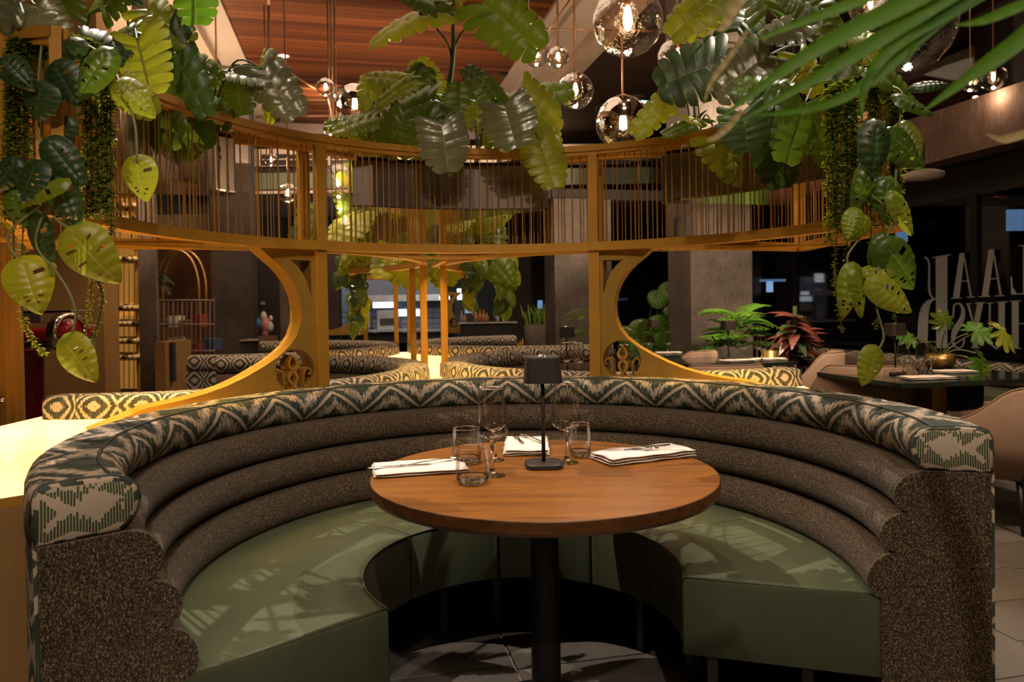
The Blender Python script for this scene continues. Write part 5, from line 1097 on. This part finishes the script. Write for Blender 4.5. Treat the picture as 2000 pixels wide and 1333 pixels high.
for i, (px, py, sp, rot) in enumerate(((1255, 648, 46, -90), (1290, 640, 50, -80), (1295, 668, 40, -60), (1225, 660, 36, -100), (1275, 600, 36, 20), (1240, 680, 32, -120), (1262, 690, 34, -60), (1230, 700, 30, -90), (1280, 690, 30, -70), (1300, 612, 40, 10), (1300, 590, 40, 40), (1250, 700, 30, -30))):
    b = P(px, py-14, 8.8); put(HRT[2], t, b, dirpx(rot), sp*8.8/FPX, (0, -1, .6), LM['f' if i % 3 else 'g'], 1.3); link('stem', mesh('stem', *tube(curve([(p.x, p.y, .45), (b+Vector((p.x, p.y, .5)))/2+Vector((0, 0, .15)), b], 5), .008, 6), M['stem']), t)
p = P(1150, 640, 8.2); t = plant_base('potted_fern', 'feathery green plant just left of the right carved screen', p, .16, .45, M['black'])
for i in range(16):
    a = 2*PI*i/16*1.9; frond(t, Vector((p.x, p.y, .6+.75*random.random())), (math.cos(a)-.2, math.sin(a)*.5, .55), random.uniform(.26, .42), 13, LM['f' if i % 2 else 'g'], .7, .2)
for k, (px, lb) in enumerate(((1042, 'left snake plant in grey planter between the far columns'), (1062, 'right snake plant in grey planter between the far columns'))):
    p = P(px, 640, 11.5); t = plant_base('snake_plant', lb, p, .15, .95, M['concd'])
    for i in range(18):
        a = random.random()*2*PI; b = Vector((p.x+.08*math.cos(a), p.y+.05*math.sin(a), .86)); put(BLD, t, b, (.35*math.cos(a), .2*math.sin(a), 1), random.uniform(.30, .48), (random.uniform(-.6, .6), -1, .1), LM['f' if i % 3 else 'y'], .62)
# philodendron on the nearest side table
p = P(1835, 640, 5.05); t = thing('philodendron_plant', 'lobed philodendron spreading over the nearest side table', 'plant', (p.x, p.y, .752))
link('pot', mesh('pot', *lathe([(.001, .752), (.07, .752), (.10, .80), (.095, .86), (.001, .85)], 24, (p.x, p.y, 0)), M['brass'], True), t)
for px, py, sp, rot, mt in ((1848, 645, 42, 100, 'g'), (1890, 652, 52, 20, 'f'), (1940, 640, 62, -25, 'y'), (1905, 690, 56, -50, 'f'), (1790, 660, 40, 170, 'f'), (1765, 656, 30, 150, 'f'), (1925, 715, 30, -60, 'y')):
    b = P(px, py, 4.85); put(FAN, t, b, dirpx(rot), sp*1.15*4.85/FPX, (0, -.8, .9), LM[mt], 1.25); link('stem', mesh('stem', *tube(curve([(p.x, p.y, .84), (b+Vector((p.x, p.y, .85)))/2+Vector((0, 0, .03)), b], 6), .005, 6), M['stempale'], True), t)
# speaker on the column and small blue lights outside
q = P(1335, 445, 7.1); o = tag(link('wall_speaker', bmm(bevelbox(.16, .2, .22, .015), 'wall_speaker', M['black'])), 'black speaker mounted on the right concrete column', 'speaker'); o.location = q
M['blue'] = emit('blue_screen_glow', (.16, .30, .55), .8); M['blue2'] = emit('dim_blue_glow', (.05, .12, .25), .6)
for i, (px, py, sx, sy, lb) in enumerate(((1984, 430, 32, 42, 'bright blue window outside at the right edge'), (1762, 462, 22, 22, 'small blue window glowing behind the right vine'), (1504, 560, 12, 22, 'blue light outside above the croton'), (1510, 548, 50, 6, 'thin pale streak of light outside above the palm'), (1055, 595, 9, 16, 'blue light between the far columns'), (1215, 585, 22, 5, 'pale streak of light outside in the right screen opening'))):
    d = 9.5 if px > 1300 and px != 1055 else 17.5
    a = P(px-sx/2, py+sy/2, d); b = P(px+sx/2, py-sy/2, d); tag(link('far_light_panel', mesh('far_light_panel', *prism([(a.x, d), (b.x, d), (b.x, d+.03), (a.x, d+.03)], a.z, b.z), M['blue'] if 'streak' not in lb else M['blue2'])), lb, 'light')
# ------------------------------------------------------------------ far kitchen pass
M['kglow'] = emit('kitchen_light', (.80, .88, 1.0), 1.6); M['ktile'] = plain('blue_grey_tile', (.11, .14, .20), .35, 0, .15, 4); M['kmetal'] = plain('kitchen_steel', (.42, .44, .48), .35, .7)
def kbox(t, nm, x0, x1, y0, y1, d, mat, dep=.1, fl_=False):
    a = P(x0, y1, d); b = P(x1, y0, d); a.z = 0 if fl_ else a.z; return link(nm, mesh(nm, *prism([(a.x, d), (b.x, d), (b.x, d+dep), (a.x, d+dep)], a.z, b.z), mat), t)
kt = thing('kitchen_pass', 'bright kitchen pass with steel units seen through the middle opening', 'kitchen', P(770, 660, 16.5))
kbox(kt, 'back_wall', 655, 870, 545, 660, 17.4, M['ktile'], .1)
for i in range(14):
    for j in range(5):
        x = 664+i*15.2; y = 600+j*11
        if 735 < x < 775: continue
        kbox(kt, 'wall_tile', x, x+14, y, y+10, 17.35, M['ktile'], .04)
kbox(kt, 'counter', 655, 865, 643, 650, 16.2, M['kmetal'], .8); kbox(kt, 'counter_front', 655, 865, 650, 672, 16.4, M['black'], .5)
kbox(kt, 'oven', 737, 776, 606, 645, 16.9, M['kmetal'], .4); kbox(kt, 'oven_window', 742, 771, 622, 635, 16.85, M['dark'], .04); kbox(kt, 'glowing_light', 776, 822, 604, 618, 17.2, M['kglow'], .08)
kbox(kt, 'glowing_light', 680, 694, 577, 589, 17.2, M['kglow'], .05); kbox(kt, 'glowing_light', 728, 770, 590, 602, 17.0, M['kglow'], .05); kbox(kt, 'hood', 690, 860, 575, 590, 16.7, M['kmetal'], .5); kbox(kt, 'glowing_light', 676, 700, 540, 560, 17.2, M['kglow'], .05)
kbox(kt, 'glowing_light', 858, 878, 578, 586, 15.5, M['kglow'], .05); kbox(kt, 'glowing_light', 893, 902, 564, 586, 15.5, M['kglow'], .05); kbox(kt, 'refrigerator', 700, 722, 610, 642, 16.9, M['kmetal'], .4); kbox(kt, 'monitor', 908, 928, 604, 612, 16, M['blue'], .05)
# bar with bottles to the right of the pass
bt_ = thing('bar_counter', 'low dark bar counter between the rear posts and the far column', 'counter', P(955, 660, 11))
kbox(bt_, 'counter_top', 895, 1010, 629, 633, 11, M['kmetal'], .6); kbox(bt_, 'counter_front', 900, 1000, 633, 700, 11.1, M['black'], .5, True)
for i, (x, h_, c_) in enumerate(((930, 22, 'amber'), (938, 26, 'copper'), (945, 24, 'amber'), (951, 18, 'copper'), (972, 16, 'grey'), (902, 22, 'grey'), (908, 15, 'amber'))):
    p = P(x, 629, 11.15); r = .035; hh_ = h_*11.15/FPX; M.setdefault(c_, plain(c_+'_bottle_glass', {'amber': (.35, .22, .12), 'copper': (.4, .16, .07), 'grey': (.25, .24, .26)}[c_], .15))
    tag(link('bottle', mesh('bottle', *lathe([(.001, 0), (r, 0), (r, hh_*.55), (r*.35, hh_*.72), (r*.35, hh_), (.001, hh_)], 12, (p.x, p.y, p.z)), M[c_], True)), '%s bottle on the far bar counter, %s from left' % (c_, ('third', 'fourth', 'fifth', 'sixth', 'seventh', 'first', 'second')[i]), 'bottle', 'bottles on the far bar')
for i, x in enumerate((1011, 1016, 1021)):
    p = P(x, 665, 10.0); tag(link('brass_bollard', mesh('brass_bollard', *lathe([(.001, 0), (.016, 0), (.016, .72+.03*i), (.001, .74+.03*i)], 10, (p.x, p.y, 0)), M['brass'], True)), 'slim brass bollard beside the far bar, '+('left', 'middle', 'right')[i]+' one', 'post')
# glasses and lamps on the right rear booth table, and left rear booth table
for c, lb, pl_ in ((CR, 'right rear booth', ((1095, 5.0), (1112, 5.1), (1120, 4.9), (1210, 4.6))), (CL, 'left rear booth', ((600, 3.9),))):
    t = thing('round_table', 'round walnut table inside the '+lb, 'table', (c.x, c.y, 0)); link('tabletop', mesh('tabletop', *lathe([(.001, .71), (.48, .712), (.5, .72), (.5, .745), (.49, .75), (.001, .75)], 48, (c.x, c.y, 0)), M['table'], True), t); link('pedestal', mesh('pedestal', *lathe([(.2, .0), (.2, .012), (.04, .02), (.04, .712)], 20, (c.x, c.y, 0)), M['black'], True), t)
    for i, (px, d) in enumerate(pl_): wine_glass('wine glass on the %s table, %s' % (lb, ('leftmost', 'second from left', 'third from left', 'rightmost')[i]), px, 0, .23, 1, .75, 'glasses on the rear booth tables', d)
q = P(1106, 640, 5.25); table_lamp('dark table lamp on the right rear booth table, above the front lamp', (q.x, q.y, .75), .1)
for i, (px, d) in enumerate(((1060, 4.7), (1150, 4.55))):
    p = P(px, 640, d); o = tag(link('napkin', mesh('napkin', *cloth_stack(.22, .13, .016, 2, 40+i), M['linen'], True)), 'white napkin on the right rear booth table, %s the lamp' % ('left of', 'right of')[i], 'napkin'); o.location = (p.x, p.y, .7505)
# rear foliage at the back of the middle canopy
random.seed(5)
hc2 = (CL+CR+CL2+CR2)/4
t = thing('steel_planter', 'rear planter box above the back ledge', 'planter', (hc2.x, hc2.y, PZ0)); link('box', boxm('box', 1.0, .7, .23, M['mirror'], (hc2.x, hc2.y, PZ0+.115), .01, UANG-PI/2), t)
t = thing('rear_monstera', 'mass of yellow-lit foliage hanging behind the middle canopy bars', 'plant', (hc2.x, hc2.y, PZ1-.02))
for i in range(46):
    b = Vector((hc2.x+random.uniform(-.40, .62), hc2.y+random.uniform(-.75, -.1), random.uniform(1.55, 2.12))); put(random.choice(MON+HRT), t, b, (random.uniform(-1, 1), -.4, random.uniform(-1, .3)), random.uniform(.16, .30), (random.uniform(-.4, .4), -1, .4), LM[random.choice('yygg')], .95)
def rear_vine(label, px, py0, py1, d, n, seed, w_=26):
    random.seed(seed); t = thing('hanging_vine', label, 'plant', P(px, py0, d)); link('stem', mesh('stem', *tube(curve([P(px, py0, d), P(px+6, (py0+py1)/2, d), P(px+2, py1, d)], 8), .004, 5), M['stempale'], True), t)
    for i in range(n):
        f = i/n; b = P(px+random.uniform(-w_, w_)*(1-f*.55), py0+(py1-py0-16)*f, d+random.uniform(-.15, .15)); put(random.choice(HRT), t, b, (random.uniform(-.7, .7), -.2, -1), random.uniform(20, 34)*d/FPX, (random.uniform(-.5, .5), -1, .3), LM[random.choice('yyggd')], .95)
rear_vine('rear hanging vine right of the left post, over the left rear booth', 700, 480, 655, 5.4, 30, 1)
rear_vine('rear hanging vine short one beside the left post', 668, 500, 560, 5.6, 12, 2, 14)
rear_vine('rear hanging vine right of the middle posts', 925, 470, 610, 5.0, 26, 3, 30)
rear_vine('rear hanging vine farthest right, before the dark wall', 985, 490, 625, 5.6, 24, 4, 18)
rear_vine('rear hanging vine inside the left carved screen opening', 600, 535, 645, 6.2, 14, 5, 12)
rear_vine('small vine behind the left bars above the carved screen', 590, 400, 470, 6.0, 16, 6, 30)
# ------------------------------------------------------------------ left side
def gbox(t, nm, x0, x1, y0, y1, d, mat, dep=.3, b=0): return kbox(t, nm, x0, x1, y0, y1, d, mat, dep)
M['goldw'] = gold('gold_wall_laminate', (.30, .16, .035), .4)
t = thing('wall_cabinet', 'tall gold cabinet with small round knob at the left edge', 'cabinet', P(-20, 640, 2.9))
kbox(t, 'body', -160, 12, 150, 900, 2.96, M['goldw'], .04, True); kbox(t, 'door', -150, 2, 400, 850, 2.93, M['goldw'], .03); kbox(t, 'side_strip', 14, 32, 380, 840, 3.0, M['brown'], .02, True)
q = P(3, 783, 2.9); link('knob', mesh('knob', *lathe([(.001, -.012), (.010, -.008), (.012, 0), (.010, .008), (.001, .012)], 12, q), M['chrome'], True), t)
t = thing('light_box', 'pale lit square panel on the wall at the upper left edge', 'light panel', P(-10, 240, 2.9)); kbox(t, 'panel', -60, 8, 202, 266, 2.9, emit('paper_lamp', (1, .85, .62), .9), .05); kbox(t, 'frame', -64, 10, 196, 202, 2.88, M['black'], .06); kbox(t, 'frame', -64, 10, 266, 272, 2.88, M['black'], .06)
struct('wall_bronze', (lambda a, b: mesh('wall_bronze', *prism([(a.x, 5.2), (b.x, 5.2), (b.x, 5.4), (a.x-2, 5.4)], 0, 5.0), M['brown']))(P(-200, 640, 5.2), P(203, 640, 5.2)))
t = thing('slicing_machine', 'glossy red flywheel slicer with chrome ring on a red pedestal', 'slicer', P(90, 830, 4.2))
M['red'] = plain('red_enamel', (.22, .006, .01), .15, 0, .1, 3)
q = P(62, 760, 4.3); zt_ = P(62, 683, 4.3).z; link('pedestal', mesh('pedestal', *lathe([(.001, 0), (.16, 0), (.15, .03), (.075, .08), (.062, .4), (.07, zt_-.03), (.12, zt_)], 28, (q.x, q.y, 0)), M['red'], True), t)
def kb(nm, x0, x1, y0, y1, d, dep, mat, b=.01):
    a = P(x0, y1, d); c = P(x1, y0, d); link(nm, bmm(bevelbox(abs(c.x-a.x), dep, abs(c.z-a.z), b, 3, ((a.x+c.x)/2, d+dep/2, (a.z+c.z)/2)), nm, mat, False), t)
kb('base_plate', 32, 118, 668, 684, 4.15, .35, M['steel']); kb('body', 34, 125, 640, 668, 4.1, .30, M['red'], .03); kb('carriage', 34, 80, 612, 632, 4.15, .28, M['steel'], .01); kb('top_rail', 34, 140, 606, 613, 4.15, .2, M['chrome'], .004)
q = P(131, 650, 4.0); rw = 38*4.0/FPX
def disc(nm, prof, mat, sm=True):
    vs, fs = lathe(prof, 36); mt_ = Matrix.Translation(q) @ Matrix.Rotation(R(75), 4, 'Z') @ Matrix.Rotation(R(90), 4, 'X'); link(nm, mesh(nm, [mt_ @ Vector(v) for v in vs], fs, mat, sm), t)
disc('flywheel', [(.001, -.03), (rw*.8, -.025), (rw*.86, 0), (rw*.8, .025), (.001, .03)], M['red']); disc('chrome_ring', [(rw*.84, -.03), (rw, -.03), (rw, .03), (rw*.84, .03), (rw*.84, -.03)], M['chrome'])
# wine wall
t = thing('wine_rack', 'backlit brass wine rack with bottles lying in rows', 'wine rack', P(235, 760, 7.4)); M['backlit'] = emit('amber_backlight', (1, .50, .10), .20)
kbox(t, 'back_panel', 205, 268, 300, 765, 7.62, M['goldw'], .05); kbox(t, 'backlight', 207, 266, 305, 760, 7.6, M['backlit'], .015); kbox(t, 'side_frame', 268, 274, 300, 775, 7.3, M['gold'], .1, True)
for x in (212, 222, 232, 242, 252, 262): link('rod', mesh('rod', *tube([P(x, 310, 7.25), P(x, 758, 7.25)], .004, 6), M['brass'], True), t)
wb = None
bm_ = lathe([(.001, 0), (.036, .0), (.038, .02), (.038, .18), (.020, .23), (.021, .30), (.001, .302)], 12)
bme = mesh('bottle', *bm_, plain('wine_bottle_glass', (.05, .03, .008), .15), True); bme2 = mesh('bottle', *bm_, plain('foil_bottle', (.75, .56, .26), .35, .2), True)
ORD = ('first', 'second', 'third', 'fourth', 'fifth', 'sixth', 'seventh', 'eighth', 'ninth', 'tenth')
rows = (345, 372, 400, 425, 470, 505, 601, 632, 666, 698)
for j, y in enumerate(rows):
    kbox(t, 'shelf_rail', 207, 266, y+5, y+7, 7.22, M['brass'], .02)
    for i in range(6):
        p = P(213+i*9.6, y, 7.2); o = link('wine_bottle', bme2 if (i+j) % 4 else bme); o.matrix_basis = Matrix.Translation(p) @ Matrix.Rotation(R(-90), 4, 'X'); o.matrix_basis = Matrix.Translation(p+Vector((0, .3, 0))) @ Matrix.Rotation(R(90), 4, 'X')
        tag(o, 'wine bottle lying in the brass rack, %s row from top, %s from left' % (ORD[j], ORD[i]), 'bottle', 'wine bottles lying in the rack')
# luggage cart arches, roll cages and patterned seat behind
t = thing('luggage_cart', 'brass arched luggage cart between the two left columns', 'cart', P(350, 740, 7.2))
for x0, x1, d in ((305, 388, 7.2), (318, 402, 7.6)):
    pts = [P(x0, 740, d)]+[P(x0+(x1-x0)*(.5-.5*math.cos(a)), 565-76*math.sin(a), d) for a in [PI*i/14 for i in range(15)]]+[P(x1, 740, d)]; link('arch', mesh('arch', *tube(pts, .016, 8), M['brass'], True), t)
link('platform', boxm('platform', .5, .9, .05, M['brass'], (P(355, 600, 7.4).x, 7.4, .18), .01), t)
for k, (x, y) in enumerate(((-.2, -.35), (.2, -.35), (-.2, .35), (.2, .35))): link('wheel', mesh('wheel', *lathe([(.001, -.08), (.05, -.06), (.075, 0), (.05, .06), (.001, .08)], 14, (P(355, 600, 7.4).x+x, 7.4+y, .08)), M['black'], True), t)
t = thing('roll_cage', 'wire roll cage trolley with small goods before the luggage cart', 'trolley', P(360, 745, 6.9))
for x in range(302, 422, 9): link('wire', mesh('wire', *tube([P(x, 588, 6.9), P(x, 738, 6.9)], .004 if x % 2 else .008, 5), M['steel']), t)
for y in (587, 634, 686, 736): link('cross_wire', mesh('cross_wire', *tube([P(300, y, 6.88), P(420, y, 6.88)], .008, 6), M['steel']), t)
kbox(t, 'shelf', 302, 420, 735, 741, 6.9, M['steel'], .4)
rnd = random.Random(4); cols = {'red': (.20, .02, .02), 'blue': (.03, .06, .16), 'cardboard': (.25, .13, .06), 'white': (.5, .47, .43)}
for k in cols: M['b'+k] = plain(k+'_box', cols[k], .6)
for i in range(14):
    k = ('cardboard', 'white', 'cardboard', 'red', 'blue')[i % 5]; x = 306+(i % 5)*22+rnd.uniform(0, 5); y = (685, 735, 640)[i//5]; w_ = rnd.uniform(12, 20); h_ = rnd.uniform(10, 26)
    tag(kbox(None, 'carton', x, x+w_, y-h_, y-.5, 7.0+rnd.random()*.1, M['b'+k], .2), '%s carton on the %s shelf of the wire roll cage, %s from left' % (k, ('middle', 'bottom', 'top')[i//5], ORD[i % 5]), 'box', 'cartons in the roll cage')
q = P(331, 707, 6.3); tag(link('patterned_screen', bmm(bevelbox(.10, .05, .34, .01, 2, (q.x, q.y, q.z)), 'patterned_screen', M['ikat_eye'])), 'narrow panel in diamond ikat right of the narrow column', 'panel')
tag(kbox(None, 'service_cabinet', 304, 322, 668, 770, 6.2, M['brown'], .5, True), 'brown service cabinet against the narrow left column', 'cabinet')
struct('wall_behind_cart', fbox('wall_behind_cart', 200, 520, 480, 760, 12.5, .2, plain('copper_wall', (.16, .07, .03), .5, .1, .5, 1.5)))
struct('wall_dark_bay', fbox('wall_dark_bay', 500, 660, 490, 720, 12.0, .2, M['darkpanel']))
t = thing('potted_palm', 'dark palm leaves left of the luggage cart arch', 'plant', P(312, 560, 6.9)); 
for i in range(7): frond(t, P(306, 545, 6.95), (random.uniform(-.2, 1), -.2, random.uniform(-.5, .6)), .2, 10, LM['d'], .6, .2)
# pop coloured bust on a plinth
t = thing('plinth', 'brown square plinth under the colourful bust', 'plinth', P(519, 690, 9)); kbox(t, 'body', 506, 532, 657, 720, 9, plain('plinth_brown', (.16, .10, .08), .6), .2, True)
t = thing('bust_sculpture', 'pink, white and blue abstract bust on the brown plinth', 'sculpture', P(519, 656, 9.1))
for nm, x, y, r, c in (('head', 519, 634, 12, (.55, .22, .25)), ('hair', 515, 618, 8, (.6, .5, .42)), ('drape', 506, 632, 9, (.03, .2, .42)), ('shoulder', 527, 638, 9, (.5, .47, .45)), ('neck', 518, 651, 8, (.4, .12, .16)), ('raised_hand', 529, 622, 5, (.55, .5, .45))):
    q = P(x, y, 9.1); rr = r*9.1/FPX; vs, fs = lathe([(.001, -rr*1.2), (rr*.6, -rr*.9), (rr*.85, 0), (rr*.5, rr*.9), (.001, rr*1.25)], 14, q); link(nm, mesh(nm, vs, fs, plain('bust_'+nm, c, .5), True), t)
q = P(513, 592, 11.9); tag(kbox(None, 'wall_switch', 509, 517, 589, 596, 11.95, M['white'], .03), 'small white switch on the dark wall above the bust', 'switch')
t = thing('side_cabinet', 'low dark cabinet left of the brown plinth', 'cabinet', P(488, 690, 9.2)); kbox(t, 'body', 470, 505, 666, 720, 9.2, M['darkpanel'], .3, True); kbox(t, 'top', 468, 507, 664, 667, 9.15, M['white'], .35)
q = P(558, 640, 10.5); struct('wall_column_slim', fbox('wall_column_slim', 549, 562, 540, 700, 10.5, .3, M['conc']))
# copper lit recess and shelf lights behind the left bars
struct('trim_7', fbox('trim_7', 280, 420, 418, 455, 12.0, .3, M['white'])); t = thing('gallery_shelf', 'copper lit shelving on the gallery behind the left bars', 'shelf', P(350, 360, 13.5))
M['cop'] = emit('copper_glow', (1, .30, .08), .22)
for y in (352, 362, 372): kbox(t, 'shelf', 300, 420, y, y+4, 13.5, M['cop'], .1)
for x in (305, 340, 380): kbox(t, 'upright', x, x+3, 345, 380, 13.4, M['dark'], .1)
for x in (520, 650):
    for y in (197, 228):
        q = P(x, y, 9); link('hanger', mesh('hanger', *tube([q, Vector((q.x, q.y, CH))], .006, 6), M['bronze'], True), hb)
